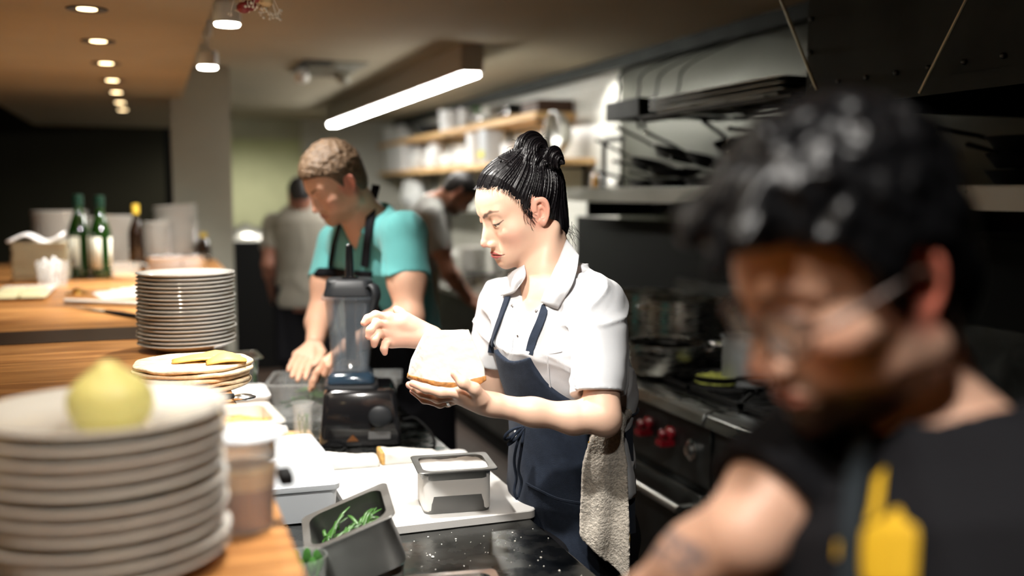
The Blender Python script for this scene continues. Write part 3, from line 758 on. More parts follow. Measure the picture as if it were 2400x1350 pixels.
# towel tucked in the apron string
def towel(p):
    a = P(1422,985,2.00); f = lambda pts, rs: chain(p, pts, rs, .012)
    kn = ell(p, P(1437,985,2.01), (.024,.024,.022)); kn = smin(kn, cone(p, P(1437,985,2.01), P(1464,968,2.08), .018,.016), .01)
    # hanging sheet: thick pleated slab
    o = P(1418,1180,2.00); q = p-A3(o); u = q@A3(RT); v = q@A3(TC); z = p[:,2]; zt = a.z; zb = P(1418,1350,2.00).z-.02
    t = np.clip((zt-z)/(zt-zb), 0, 1); c = np.interp(t, [0,.1,.3,1], [.012,.002,-.002,.0]); hw = np.interp(t, [0,.08,.25,.6,1], [.022,.032,.044,.049,.050])
    lo_ = zb+.05-np.where(u > c, (u-c)*.9, (u-c)*.9)-.0
    w = .010*np.sin(u*95+1.5+t*2)*(.5+.5*t)+.004*wr(p,45,6)
    s = np.abs(v-w-.004)-.0075-.006*(1-t); s = smax(s, np.abs(u-c)-hw, .006); s = smax(s, z-zt, .01); s = smax(s, (lo_-z)*.7, .004)
    return smin(s*.8, kn, .02)+.0008*wr(p, 420, 1)
tw = sdf_obj('towel', towel, *bounds([P(1437,975,2.0), P(1418,1350,2.00)], .10), .0026, m_towel, origin=list(P(1437,985,2.01)))
tag(tw, 'beige terry towel with yellow stripe tucked into the navy apron string', 'towel')
_tw0 = Vector(tw.location)
for z0, pix in ((0, [(1382,1042,1.985),(1395,1034,1.985),(1408,1040,1.987)]),(1,[(1465,1230,2.00),(1470,1260,2.00),(1466,1290,2.00)])):
    st = [P(*a) for a in pix]; rb = ribbon(cat(st,4), .012, .003, [TC]*9); s_ = rb.build('stripe', cloth('yellow_terry',(.75,.42,.03),bump=1,bscale=300)); s_.parent = tw; s_.matrix_parent_inverse = Matrix.Translation(-_tw0); s_['label'] = 'yellow woven stripe'
hl = PEL-WX*.075; hr = PEL+WX*.075; hl.z = hr.z = .80
_b = set(COL.objects); legs(None, hl, hr, .12, WF, m_dark, m_shoe, .080)
for o in set(COL.objects)-_b: wchild(o)
rn = MB(); c0 = LHF[2][0][0].lerp(LHF[2][0][1], .62); t0 = (LHF[2][0][1]-LHF[2][0][0]).normalized(); Mr = t0.to_track_quat('Z','Y').to_matrix()
rn.lathe([(.0090,-.0025),(.0102,-.0025),(.0102,.0025),(.0090,.0025),(.0090,-.0025)], c0, 24, Mr)
rg_ = rn.build('ring', m_silver); wchild(rg_)
# ---------------------------------------------------------------- cheese wedge on the palm
def poly2(q, P_):
    n = len(P_); d = np.full(len(q), 1e9); s = np.ones(len(q))
    for i in range(n):
        a = np.array(P_[i]); b = np.array(P_[i-1]); e = b-a; w = q-a; t = np.clip((w@e)/(e@e), 0, 1); bb = w-t[:,None]*e; d = np.minimum(d, (bb**2).sum(1))
        c1 = q[:,1] >= a[1]; c2 = q[:,1] < b[1]; c3 = e[0]*w[:,1] > e[1]*w[:,0]; f = (c1 & c2 & c3) | (~c1 & ~c2 & ~c3); s = np.where(f, -s, s)
    return s*np.sqrt(d)
CO = P(1050, 850, 1.90); sc = 1.90/FPX
CHP = [((x-1050)*sc*1.02, (850-y)*sc*1.02) for x, y in [(1001,776),(1099,773),(1110,800),(1134,860),(1138,890),(1115,904),(1070,912),(1020,902),(985,890),(975,888),(962,880),(970,838),(988,800)]]
def cheese(p, g=0):
    q = p-A3(CO); u = q@A3(RT); v = q@A3(UP); w = q@A3(FW)
    d = poly2(np.stack([u+w*.15, v+w*.12], 1), CHP).astype(f32)
    left = (-u-.045)*.85-(w)*.55+.0                  # left facet
    d = smax(d, np.abs(w-.055)-.052, .003); d = smax(d, (-(u+.046)*.75-w*.66), .0015)
    return d+.0006*wr(p, 160, 2)+.0003*wr(p, 380, 5)-g
def rindcut(p):
    q = p-A3(CO); u = q@A3(RT); v = q@A3(UP); return v-np.interp(u, [-.06,-.052,-.02,.02,.05,.075], [-.027,-.029,-.036,-.038,-.030,-.024])
chm = mat('white_cheese', (.76,.75,.70), .75, bump=.2, bscale=160)
rindm = mat('brown_rind', (.38,.18,.05), .6, bump=.5, bscale=180, var=.45, vscale=90)
ch = sdf_obj('cheese_wedge', cheese, *bounds([CO, P(1050,780,1.9), P(1050,905,1.9)], .11), .0020, chm, origin=list(CO-UP*.045))
tag(ch, 'large white cheese wedge with a brown rind held on an open palm', 'cheese')
rd = sdf_obj('rind', lambda p: smax(cheese(p, .0012), rindcut(p)+.0006*wr(p,300,3), .0012), *bounds([CO, P(1050,905,1.9)], .11), .0020, rindm); rd['label'] = 'brown rind along the bottom of the wedge'
rd.parent = ch; rd.matrix_parent_inverse = Matrix.Translation(-Vector(ch.location))

# stand her at the table edge at true size
KS = 1.08
for o in (woman, tw, ch):
    o.location = EYE+(Vector(o.location)-EYE)*KS; o.scale = (KS,)*3
# ---------------------------------------------------------------- setting
CEI = 2.42; WX_R = 2.75; PASS = 1.19; WT = .88; WTX = .785; PASSX = .150; RX = 1.62; RZ = .92
m_ceil = mat('ceiling_paint', (.40,.35,.25), .9, var=.06, vscale=1.5); m_sof = mat('soffit_paint', (.42,.36,.25), .85, var=.08, vscale=2)
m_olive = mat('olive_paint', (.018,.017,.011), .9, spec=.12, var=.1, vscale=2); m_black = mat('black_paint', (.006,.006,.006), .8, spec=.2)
m_grey = mat('grey_plaster', (.30,.29,.24), .9, var=.05, vscale=3); m_light = mat('pale_plaster', (.62,.62,.56), .9)
m_green = mat('green_grey_plaster', (.44,.44,.33), .9, var=.05)
m_steel = mat('brushed_steel', (.50,.50,.47), .34, 1, rvar=.08, vscale=5, var=.06)
m_dsteel = mat('dark_range_steel', (.075,.08,.078), .42, 1, rvar=.12, vscale=9, var=.25)
m_tsteel = mat('worktop_steel', (.14,.145,.14), .26, 1, rvar=.14, vscale=16, var=.35, bump=.03, bscale=90)
m_bsteel = mat('polished_steel', (.72,.72,.71), .16, 1, rvar=.06, vscale=20)
m_hood = mat('hood_steel', (.030,.035,.033), .55, .8, var=.3, vscale=5)
m_iron = mat('cast_iron', (.012,.012,.012), .45, .3, bump=.3, bscale=150)
m_oak = wood_mat('oak_counter', (.30,.125,.035), (.58,.29,.095), 2.2, 0, .38, 'X', (1.6,.145))
m_shelfwood = wood_mat('pine_shelf', (.55,.32,.12), (.78,.52,.25), 3, 0, .5, 'Y')
m_boardwood = wood_mat('maple_board', (.62,.36,.14), (.82,.55,.28), 4, 0, .5, 'X')
def tile_mat():
    m = bpy.data.materials.new('white_tile'); m.use_nodes = True; N = m.node_tree.nodes; L = m.node_tree.links; b = N['Principled BSDF']
    tc = N.new('ShaderNodeTexCoord'); mp = N.new('ShaderNodeMapping'); mp.inputs['Rotation'].default_value = (PI/2, 0, PI/2)
    s = N.new('ShaderNodeSeparateXYZ'); c = N.new('ShaderNodeCombineXYZ'); L.new(tc.outputs['Object'], s.inputs[0]); L.new(s.outputs['Y'], c.inputs['X']); L.new(s.outputs['Z'], c.inputs['Y'])
    br = N.new('ShaderNodeTexBrick'); br.inputs['Scale'].default_value = 1; br.inputs['Brick Width'].default_value = .15; br.inputs['Row Height'].default_value = .075
    br.inputs['Mortar Size'].default_value = .002; br.inputs['Color1'].default_value = (.70,.70,.65,1); br.inputs['Color2'].default_value = (.74,.74,.69,1); br.inputs['Mortar'].default_value = (.50,.50,.45,1)
    L.new(c.outputs[0], br.inputs['Vector']); L.new(br.outputs['Color'], b.inputs['Base Color']); b.inputs['Roughness'].default_value = .22
    return m
m_tile = tile_mat()
def qf():
    m = bpy.data.materials.new('quarry_tile'); m.use_nodes = True; N = m.node_tree.nodes; L = m.node_tree.links; b = N['Principled BSDF']
    tc = N.new('ShaderNodeTexCoord'); br = N.new('ShaderNodeTexBrick'); br.inputs['Scale'].default_value = 1; br.inputs['Brick Width'].default_value = .2; br.inputs['Row Height'].default_value = .2; br.offset = 0
    br.inputs['Mortar Size'].default_value = .004; br.inputs['Color1'].default_value = (.035,.022,.016,1); br.inputs['Color2'].default_value = (.045,.028,.02,1); br.inputs['Mortar'].default_value = (.02,.02,.02,1)
    L.new(tc.outputs['Object'], br.inputs['Vector']); L.new(br.outputs['Color'], b.inputs['Base Color']); b.inputs['Roughness'].default_value = .4
    return m
m_floor = qf()
def B(a, b): return MB().bb(a, b)
struct('floor', B((-5.2,-1.6,-.08), (WX_R+.12,15.2,0)), m_floor)
struct('ceiling', B((-.95,-1.6,CEI), (WX_R+.12,11.6,CEI+.1)), m_ceil)
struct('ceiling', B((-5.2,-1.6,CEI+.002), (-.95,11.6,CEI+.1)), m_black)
struct('ceiling', B((.3,11.62,2.45), (WX_R+.12,15.2,2.55)), m_green)
struct('ceiling_soffit', B((-.95,-1.5,2.2), (.197,9.8,CEI)), m_sof)
struct('wall_right', B((WX_R,5.65,0), (WX_R+.1,15.2,CEI)), m_tile)
struct('wall_right', B((WX_R,-1.6,0), (WX_R+.1,5.649,CEI)), mat('wall_steel_panel', (.085,.088,.072), .35, .7, var=.12, vscale=2, rvar=.08))
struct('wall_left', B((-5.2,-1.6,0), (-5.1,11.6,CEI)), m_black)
struct('wall_back', B((1.62,11.5,0), (WX_R,11.6,CEI)), m_light)
struct('wall_back', B((.5,11.5,2.2), (1.619,11.6,CEI)), m_green)
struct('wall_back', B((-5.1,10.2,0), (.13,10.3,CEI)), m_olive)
struct('wall_far', B((.3,15.1,0), (WX_R,15.2,2.45)), m_green)
struct('wall_far_side', B((.30,10.32,0), (.36,15.09,2.45)), m_green)
struct('wall_front', B((-5.2,-1.7,0), (WX_R+.12,-1.6,CEI)), m_black)
struct('trim_1', B((-3.2,10.12,1.98), (-1.45,10.19,2.03)), mat('dark_red_wood', (.05,.02,.012), .5))
struct('door_1', B((-3.15,10.14,0), (-1.5,10.19,1.98)), m_black)
c1 = PZ(541,130,CEI); struct('column', B((.13,6.75,0), (.495,7.1,CEI-.001)), m_grey)
# ---------------------------------------------------------------- counters
t = thing('pass_counter', 'long oak-topped pass counter with a dark metal strip, plates standing on it', 'counter', (0,0,0))
MB().bb((-1.35,.15,PASS-.045), (PASSX,6.6,PASS)).build('countertop', m_oak, t, bevel=.004)
y0 = PZ(100,806,PASS).y; y1 = PZ(100,777,PASS).y
MB().bb((-1.34,y0,PASS-.002), (.02,y1,PASS+.004)).build('metal_strip', mat('bronze_strip', (.035,.022,.015), .45, .6), t, bevel=.001)
MB().bb((PASSX+.0005,5.2,PASS-.045), (.37,6.6,PASS)).build('corner_top', m_oak, t, bevel=.004); MB().bb((PASSX-.05,5.25,0), (.33,6.55,PASS-.046)).build('corner_base', mat('counter_base_panel', (.08,.06,.045), .6), t)
MB().bb((-1.25,.2,.0), (PASSX-.06,6.55,PASS-.046)).build('counter_base', mat('counter_base_panel', (.08,.06,.045), .6), t)
t = thing('prep_table', 'stainless steel prep table with a dusting of crumbs, cutting board lying on it', 'table', (0,0,0))
tb = MB().bb((PASSX-.055,1.15,WT-.035), (WTX,3.47,WT)).build('tabletop', m_tsteel, t, bevel=.003)
MB().bb((PASSX-.05,1.2,.18), (WTX-.06,3.45,.20)).build('undershelf', m_dsteel, t)
for x in (PASSX-.01, WTX-.05):
    for y in (1.2,2.35,3.44): MB().lathe([(.02,0),(.02,WT-.036)], (x,y,0), 14).build('leg', m_steel, t)
# light bar
def emis(n, c, s): return mat(n, (0,0,0), .5, emit=c, estr=s)
t = thing('linear_ceiling_light', 'long boxy white linear light under the ceiling', 'lamp', (1.68,7.55,2.25))
MB().bb((-.065,-2.25,.02), (.065,2.25,CEI-2.2501)).build('housing', mat('lamp_housing', (.45,.42,.38), .6), t, bevel=.004)
MB().bb((-.042,-2.24,0), (.042,2.24,.019)).build('diffuser', emis('tube_glow', (1,.97,.90), 70), t)
# ceiling spots
m_white = mat('white_enamel', (.75,.74,.70), .4); m_lens = emis('lamp_glow', (1,.93,.80), 40)
SPY = [(3.12,'partly out of the picture top'), (3.707,'the larger one fully in view'), (5.005,'farther one in front of the column')]
sp0 = thing('track_spotlight', 'round white spotlight hanging beside the soffit, '+SPY[0][1], 'lamp', (.27,SPY[0][0],2.2), group='spotlights above the pass')
MB().lathe([(.045,.006),(.047,.02),(.047,.075),(.03,.085),(0,.085)], (0,0,0), 28).build('lamp_body', m_white, sp0)
MB().lathe([(0,0),(.040,0),(.043,.006),(0,.007)], (0,0,0), 28).build('lens', m_lens, sp0)
MB().tube([(0,0,.08),(-.01,0,.10),(-.068,.0,.112)], .009, 10).build('arm', m_white, sp0)
MB().lathe([(.022,0),(.022,CEI-2.2-.1505)], (0,0,.15), 12).build('stem', m_white, sp0)
MB().tube([(0,0,.08),(0,0,.152)], .008, 8).build('swivel', m_white, sp0)
for y, w in SPY[1:]: dup(sp0, (.27,y,2.2), 0, 'round white spotlight hanging beside the soffit, '+w)
for y, w in ((.45,'unseen, added to light the foreground man'),(1.35,'over the nearest plate stack'),(2.3,'over the flatbreads')): dup(sp0, (.27,y,2.2), 0, 'round white spotlight above the pass counter, '+w)
# recessed downlights
dl0 = thing('recessed_downlight', 'recessed downlight in the soffit, nearest of the row', 'lamp', (-.175,3.52,2.2), group='recessed downlights in the soffit')
MB().lathe([(.030,-.0),(.062,-.003),(.064,0.0),(.030,.001)], (0,0,-.001), 32).build('trim_ring', mat('dark_bronze', (.03,.022,.015), .4, .7), dl0)
MB().lathe([(0,-.0035),(.030,-.0025),(.0305,-.001)], (0,0,0), 24).build('lens', emis('warm_lens', (1,.72,.38), 9), dl0)
for i, (px, py) in enumerate([(229,96),(250,148),(263,188),(273,216),(283,240),(288,257)]):
    q = PZ(px, py, 2.2); dup(dl0, (-.175,q.y,2.2), 0, 'recessed downlight in the soffit, %s from the near end' % ['second','third','fourth','fifth','sixth','seventh and last'][i])
for y, w in ((2.78,'above the tall plate stack'),(2.04,'above the flatbreads'),(1.30,'above the nearest plates'),(.56,'beside the camera')): dup(dl0, (-.175,y,2.2), 0, 'unseen recessed downlight added for fill light, '+w)
# ceiling vent and emergency lamp
t = thing('ceiling_vent', 'dark square air grille set in the ceiling', 'vent', tuple(PZ(755,155,CEI)-Z*.012))
MB().bb((-.16,-.30,0), (.02,.30,.012)).build('grille', mat('grille_dark', (.03,.03,.028), .6), t)
MB().bb((.022,-.30,0), (.24,.30,.012)).build('panel', mat('grille_grey', (.20,.19,.15), .7), t)
q = PZ(755,175,CEI-.07)
t = thing('emergency_light', 'twin-headed emergency lamp below the ceiling grille', 'lamp', (q.x,q.y,CEI-.012))
MB().bb((-.10,-.03,-.075), (.10,.03,0)).build('lamp_body', m_grey, t, bevel=.01)
for s in (-1,1): MB().lathe([(0,0),(.045,.0),(.035,.05),(0,.055)], (s*.13,-.02,-.085), 18, Matrix.Rotation(.9,3,'X')).build('lamp_head', m_white if s < 0 else m_grey, t)
# dried flower ornament hanging at the top
q = P(592,-40,2.6)
t = thing('hanging_ornament', 'hanging bunch of dried red and white flowers at the picture top', 'ornament', tuple(q))
MB().tube([(0,0,0),(.002,0,CEI-q.z)], .0015, 6).build('cord', m_black, t)
rr = random.Random(4)
for i in range(9):
    a = Vector((rr.uniform(-.03,.04), rr.uniform(-.03,.03), -rr.uniform(.02,.07)))
    m = MB(); m.ball(a, rr.uniform(.012,.02), 10, sc=(1,1,.8)); m.build('berry' if i % 2 else 'dried_petal', mat('dried_red', (.25,.02,.02), .5) if i % 2 else mat('dried_cream', (.65,.50,.28), .7), t)
for i in range(16):
    a = Vector((rr.uniform(-.045,.055), rr.uniform(-.03,.03), -.03)); b = a+Vector((rr.uniform(-.02,.025), 0, -rr.uniform(.03,.062))); m = MB(); m.tube([a,b], .0012, 5)
    for k in range(3): m.ball(b+Vector((rr.uniform(-.006,.006),rr.uniform(-.006,.006),rr.uniform(-.004,.012))), .004, 8)
    m.build('flower_sprig', mat('dried_white', (.8,.78,.70), .7), t)
# ---------------------------------------------------------------- wall shelves
def wall_shelf(lab, x, ya, yb, z, th):
    t = thing('wall_shelf', lab, 'shelf', (0,0,0)); MB().bb((x,ya,z-th), (WX_R-.002,yb,z)).build('shelf_board', m_shelfwood, t, bevel=.004)
    n = int((yb-ya)/1.6)+1
    for i in range(n+1):
        y = ya+.15+(yb-ya-.3)*i/n; m = MB(); m.bb((WX_R-.022,y-.015,z-th-.16), (WX_R-.002,y+.015,z-th-.001)); m.bb((x+.06,y-.012,z-th-.022), (WX_R-.023,y+.012,z-th-.001)); m.build('bracket', m_black, t)
    return t
SZ1 = 2.155; SZ2 = 1.835
wall_shelf('upper pine wall shelf over the white tiles, tubs standing on it', 2.45, 6.33, 11.35, SZ1, .045)
wall_shelf('lower pine wall shelf over the white tiles, tubs standing on it', 2.45, 6.0, 11.35, SZ2, .04)
# steel overshelf with brackets along the range wall
t = thing('steel_overshelf', 'long stainless overshelf above the range, black pans piled on it', 'shelf', (0,0,0))
SO = 1.638; SOX = 2.30
m = MB(); m.bb((SOX,1.0,SO-.004), (WX_R-.003,5.45,SO)); m.build('shelf_board', m_steel, t, bevel=.001)
m = MB(); m.bb((SOX,1.0,SO-.075), (SOX+.004,5.45,SO-.0045)); m.build('front_lip', m_steel, t)
for y in (1.3,2.7,3.9,5.2): MB().bb((SOX+.03,y-.01,SO-.16), (WX_R-.003,y+.01,SO-.005)).build('bracket', m_dsteel, t)
# ---------------------------------------------------------------- range
def make_range(ya, yb, lab, knobs, sec):
    t = thing('gas_range', lab, 'range', (0,0,0)); xb = 2.44
    MB().bb((RX+.055,ya,.10), (xb,yb,RZ-.035)).build('range_body', m_dsteel, t, bevel=.004)
    MB().bb((RX+.11,ya+.02,0), (xb-.05,yb-.02,.099)).build('plinth', m_black, t)
    m = MB(); m.prism([(RX,RZ-.045),(RX+.012,RZ-.008),(RX+.035,RZ),(RX+.115,RZ),(RX+.115,RZ-.034),(RX+.03,RZ-.034),(RX+.02,RZ-.05)], ya+.002, yb-.002, M=Matrix(((1,0,0),(0,0,1),(0,1,0)))); m.build('front_rail', mat('rail_steel', (.26,.27,.26), .30, 1, rvar=.12, vscale=20, var=.2, stretch=(1,.2,1)), t, bevel=.003)
    MB().bb((RX+.116,ya+.01,RZ-.034), (xb,yb-.01,RZ-.012)).build('cooktop', m_iron, t)
    m = MB(); m.bb((RX+.04,ya+.01,RZ-.26), (RX+.054,yb-.01,RZ-.052)); m.build('control_panel', m_dsteel, t, bevel=.002)
    # grates
    n = max(2, int((yb-ya)/.31))
    for i in range(n):
        for j in range(2):
            cy = ya+(i+.5)*(yb-ya)/n; cx = RX+.30+j*.33; g = MB(); w = (yb-ya)/n/2-.008; h = .155
            for a, b in (((cx-h,cy-w),(cx+h,cy-w)),((cx-h,cy+w),(cx+h,cy+w)),((cx-h,cy-w),(cx-h,cy+w)),((cx+h,cy-w),(cx+h,cy+w))): g.bb((min(a[0],b[0])-.006,min(a[1],b[1])-.006,RZ+.002), (max(a[0],b[0])+.006,max(a[1],b[1])+.006,RZ+.018))
            for k in range(8):
                an = k*PI/4; e = Vector((math.cos(an),math.sin(an),0)); L_ = min(h/max(abs(e.x),.01), w/max(abs(e.y),.01)); g.box((cx+e.x*(L_+.04)/2, cy+e.y*(L_+.04)/2, RZ+.014), (L_-.04, .008, .014), an)
            g.bb((cx-h,cy-w,RZ-.0115), (cx-h+.01,cy-w+.01,RZ+.003)); g.bb((cx+h-.01,cy+w-.01,RZ-.0115), (cx+h,cy+w,RZ+.003))
            gr = g.build('grate', m_iron, t); MB().lathe([(.045,0),(.045,.008),(.03,.012),(0,.012)], (cx,cy,RZ-.0115), 20).build('burner', m_iron, t)
    for y, kind in knobs:
        if kind == 'dial':
            k = MB(); k.lathe([(.034,0),(.036,.006),(.030,.008),(.020,.010),(.018,.022),(0,.023)], (RX+.039,y,RZ-.155), 24, Matrix.Rotation(-PI/2,3,'Y')); k.build('thermostat_dial', m_bsteel, t)
        else:
            k = MB(); Mk = Matrix.Rotation(-PI/2,3,'Y'); k.lathe([(.024,0),(.025,.012),(.020,.018),(.014,.022),(.0135,.030),(.017,.038),(.012,.046),(0,.047)], (RX+.039,y,RZ-.13), 22, Mk); k.bb((RX-.012,y-.022,RZ-.170),(RX+.038,y+.022,RZ-.150)); k.build('knob', mat('red_knob', (.13,.004,.008), .25, coat=.5), t)
    for a, b in sec:
        d = MB().bb((RX+.02,a+.01,.17), (RX+.054,b-.01,RZ-.285)).build('oven_door', m_dsteel, t, bevel=.006)
        hd = MB(); hz = RZ-.335; hd.tube([(RX-.035,a+.05,hz),(RX-.035,b-.05,hz)], .014, 14)
        for y in (a+.07,b-.07): hd.tube([(RX-.035,y,hz),(RX+.022,y,hz)], .010, 10)
        hd.build('handle', m_steel, d)
    MB().bb((xb-.02,ya,RZ-.03), (xb,yb,RZ+.28)).build('back_riser', m_dsteel, t)
    return t
make_range(2.72, 4.35, 'black and steel gas range with red knobs, the section behind the woman', [(3.93,'k'),(3.78,'k'),(3.60,'k'),(3.30,'k'),(3.14,'k'),(2.98,'k'),(2.84,'dial')], [(2.74,3.52),(3.54,4.33)])
make_range(1.02, 2.71, 'black and steel gas range, the nearer section beyond the rail joint', [(2.45,'k'),(2.30,'k'),(1.8,'k'),(1.5,'k')], [(1.04,1.86),(1.88,2.69)])
for y, px in ((3.44,1),):
    pass
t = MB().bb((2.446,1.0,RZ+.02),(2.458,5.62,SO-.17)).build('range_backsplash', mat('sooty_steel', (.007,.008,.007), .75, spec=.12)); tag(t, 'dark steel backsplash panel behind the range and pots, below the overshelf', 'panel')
for y in (1.3,2.7,3.9,5.2): pass
# hood
t = thing('range_hood', 'dark riveted steel extraction hood over the range', 'hood', (0,0,0))
HX = 1.82; HZ = 1.862; HYF = 2.50
m = MB(); m.bb((HX,-.2,HZ), (HX+.012,HYF,CEI-.002)); m.bb((HX+.0125,HYF-.012,HZ), (WX_R-.004,HYF,CEI-.002)); m.bb((HX+.0125,-.2,HZ), (WX_R-.004,-.188,CEI-.002)); m.build('hood_shell', m_hood, t)
m = MB(); m.bb((HX-.008,-.2,HZ-.006), (HX-.001,HYF+.006,HZ+.035)); m.bb((HX-.008,HYF+.001,HZ-.006), (WX_R-.004,HYF+.008,HZ+.035)); m.build('hood_rim', m_hood, t)
for i in range(22):
    m = MB(); m.ball((HX-.003,.05+i*.115,HZ+.062), .0075, 10); m.build('rivet', m_dsteel, t)
for i in range(5): m = MB(); m.ball((HX-.003,HYF-.02,HZ+.16+i*.095), .0075, 10); m.build('rivet', m_dsteel, t)
# rods
for a, b, lab in (((1825,-14),(1915,212),'thin steel rod slanting down at the left of the hood'),((2271,-14),(2155,218),'thin steel rod slanting down across the riveted hood')):
    pa = PX(a[0],a[1],1.76 if a[0] > 2000 else 1.80); pb = PX(b[0],b[1],1.79)
    m = MB(); m.tube([pa,pb], .0042, 8); o = m.build('hanging_rod', mat('rod_steel', (.45,.42,.30), .4, 1)); tag(o, lab, 'rod', 'hanging rods by the hood')
# ---------------------------------------------------------------- hanging rack with sheet pans
struct('trim_2', B((2.63,2.6,2.35), (2.70,11.3,CEI-.001)), m_hood)
t = thing('hanging_rack', 'dark steel ceiling-hung rack box with straps', 'rack', (0,0,0))
ra = PX(1450,285,2.06); rz0 = 1.945; ry = 4.25
MB().bb((2.02,ry-.28,rz0), (2.24,ry+.06,rz0+.085)).build('rack_box', m_hood, t, bevel=.004)
for x, y in ((2.03,ry-.05),(2.13,ry-.05),(2.22,ry-.05),(2.22,ry-.26)):
    m = MB(); m.tube(cat([(x,y,rz0+.086),(x+.010,y,rz0+.14),(x+.06,y,rz0+.24),(2.64,y+.05,2.35)],5), .010, 8, flat=.35); m.build('strap', m_hood, t)
for x, y in ((2.06,ry-.2),(2.13,ry-.12)): m = MB(); m.tube([(x,y,rz0-.001),(x,y,rz0-.03),(x+.01,y,rz0-.045)], .008, 8); m.build('hook', m_hood, t)
t = thing('tray_rack', 'flat steel rack frame hung near the hood, carrying sheet trays', 'rack', (0,0,0))
ya, yb, xa, xb, zr = 2.82, 3.90, 2.0, 2.38, 1.935
m = MB(); m.tube([(xa,ya,zr),(xa,yb,zr),(xb,yb,zr),(xb,ya,zr)], .009, 10, closed=True)
for k in range(4): m.tube([(xa,ya+.2+k*.25,zr),(xb,ya+.2+k*.25,zr)], .006, 8)
m.build('frame', m_dsteel, t)
for y in (ya+.05,yb-.05): MB().tube([(xb,y,zr),(WX_R-.003,y,zr)], .007, 6).build('wall_arm', m_dsteel, t)
tr0 = None
for k in range(3):
    if tr0 is None:
        tr0 = MB().rrect([(.17,.45,.03,0),(.185,.47,.03,.018),(.195,.48,.03,.019),(.195,.48,.03,.016),(.183,.468,.03,.015),(.168,.448,.03,-.002)], (0,0,0), cap0=True, cap1=True).build('sheet_tray', m_steel, loc=(2.19,3.36,zr+.012)); o = tr0
    else: o = tr0.copy(); COL.objects.link(o); o.location = (2.19,3.36,zr+.012+.021*k)
    tag(o, 'steel sheet tray on the hanging rack, %s of three' % ['bottom','middle','top'][k], 'tray', 'sheet trays stacked on the hanging rack')
# pipe frame on the steel shelf
m = MB(); q = PX(1415,440,2.45); q2 = PX(1458,440,2.45); z1 = SO+.25
m.tube([(2.45,q.y,SO),(2.45,q.y,z1),(2.45,q.y-.02,z1+.02),(2.45,q2.y,z1+.02)], .014, 10); m.tube([(2.45,q2.y,SO),(2.45,q2.y,z1+.02)], .006, 8)
tag(m.build('pipe_frame', m_iron), 'black pipe frame standing on the steel overshelf', 'frame')
# ---------------------------------------------------------------- crockery and kitchen things
ORD = ['topmost','second','third','fourth','fifth','sixth','seventh','eighth','ninth','tenth','eleventh','twelfth','thirteenth','fourteenth','fifteenth','sixteenth','seventeenth','eighteenth','nineteenth','twentieth','twenty-first','twenty-second','twenty-third','twenty-fourth']
def od(i): return ORD[i] if i == 0 else ORD[i]+' from the top'
m_china = mat('white_china', (.66,.645,.60), .12, coat=.6); m_china2 = mat('cream_china', (.58,.54,.42), .2, coat=.4)
m_plastic = mat('white_plastic', (.82,.83,.84), .4); m_clear = mat('clear_plastic', (.85,.88,.88), .06, spec=.8, alpha=.16); m_trans = mat('translucent_plastic', (.80,.85,.90), .35, trans=.35)
m_glass = mat('clear_glass', (.80,.84,.82), .03, spec=.9, alpha=.16)
m_lemon = mat('lemon_peel', (.70,.63,.22), .4, bump=.4, bscale=160, sss=.1)
m_green = mat('green_leaf', (.05,.16,.03), .45, var=.4, vscale=60); m_scal = mat('spring_onion', (.04,.125,.02), .35, var=.35, vscale=40)
def plate_prof(R, H, foot=.55, th=.004, rim=.006):
    return [(0,.002),(R*foot*.9,.002),(R*foot*.94,0),(R*foot,0),(R*foot*1.02,.003),(R*.80,H*.35),(R-.003,H-rim*.6),(R,H-rim*.25),(R-.0008,H),(R-.004,H),(R*.80,H*.35+th),(R*foot,.003+th),(0,.003+th)]
def stack(name, mesh, x, y, z, n, dz, lab, group, cat_='plate', jit=.0015, seed=1, drot=0, tiltf=None):
    """every plate of a stack is its own object; index 0 in the label is the top one"""
    r = random.Random(seed); out = []
    for k in range(n):
        o = mesh if (k == 0 and mesh.name not in USED) else mesh.copy()
        if o is mesh: USED.add(mesh.name)
        else: COL.objects.link(o)
        o.name = name; o.location = (x+r.uniform(-jit,jit), y+r.uniform(-jit,jit), z+k*dz); o.rotation_euler = (0,0,drot+r.uniform(-.05,.05))
        if tiltf: tiltf(o, k)
        tag(o, lab % od(n-1-k), cat_, group); out.append(o)
    return out
USED = set()
# tall stack in the middle
pc = PZ(440, 817, PASS); RP = .130
m = MB().lathe(plate_prof(RP, .022), seg=72).build('round_plate', m_china)
stack('round_plate', m, pc.x, pc.y, PASS+.001, 19, .0105, 'round white rimmed plate, %s in the tall stack on the oak counter', 'tall stack of round plates on the pass counter', seed=3, jit=.0022)
# near blurred stack
nc = P(238, 942, 1.13); m = MB().lathe(plate_prof(.136, .026, .5, rim=.009), seg=72).build('dinner_plate', m_china)
nn = 11; top = nc.z-.004; dz = (top-.026-PASS)/(nn-1)
stack('dinner_plate', m, nc.x, nc.y, PASS+.0005, nn, dz-.0001, 'large blurred white plate, %s in the nearest stack under the lemon', 'nearest stack of large plates', seed=5, jit=.003)
def lem(p):
    d = ell(p, (0,0,.034), (.045,.038,.037)); d = smin(d, sph(p, (-.002,0,.068), .011), .018); return smax(d, .001-p[:,2], .004)+.0006*wr(p, 160, 2)
lz = PASS+(nn-1)*dz+.0066; lo_ = sdf_obj('lemon', lem, (-.06,-.06,-.01), (.06,.06,.1), .0025, m_lemon); lo_.location = (nc.x+.012, nc.y-.06, lz); tag(lo_, 'blurred yellow lemon standing on the nearest plate stack', 'lemon')
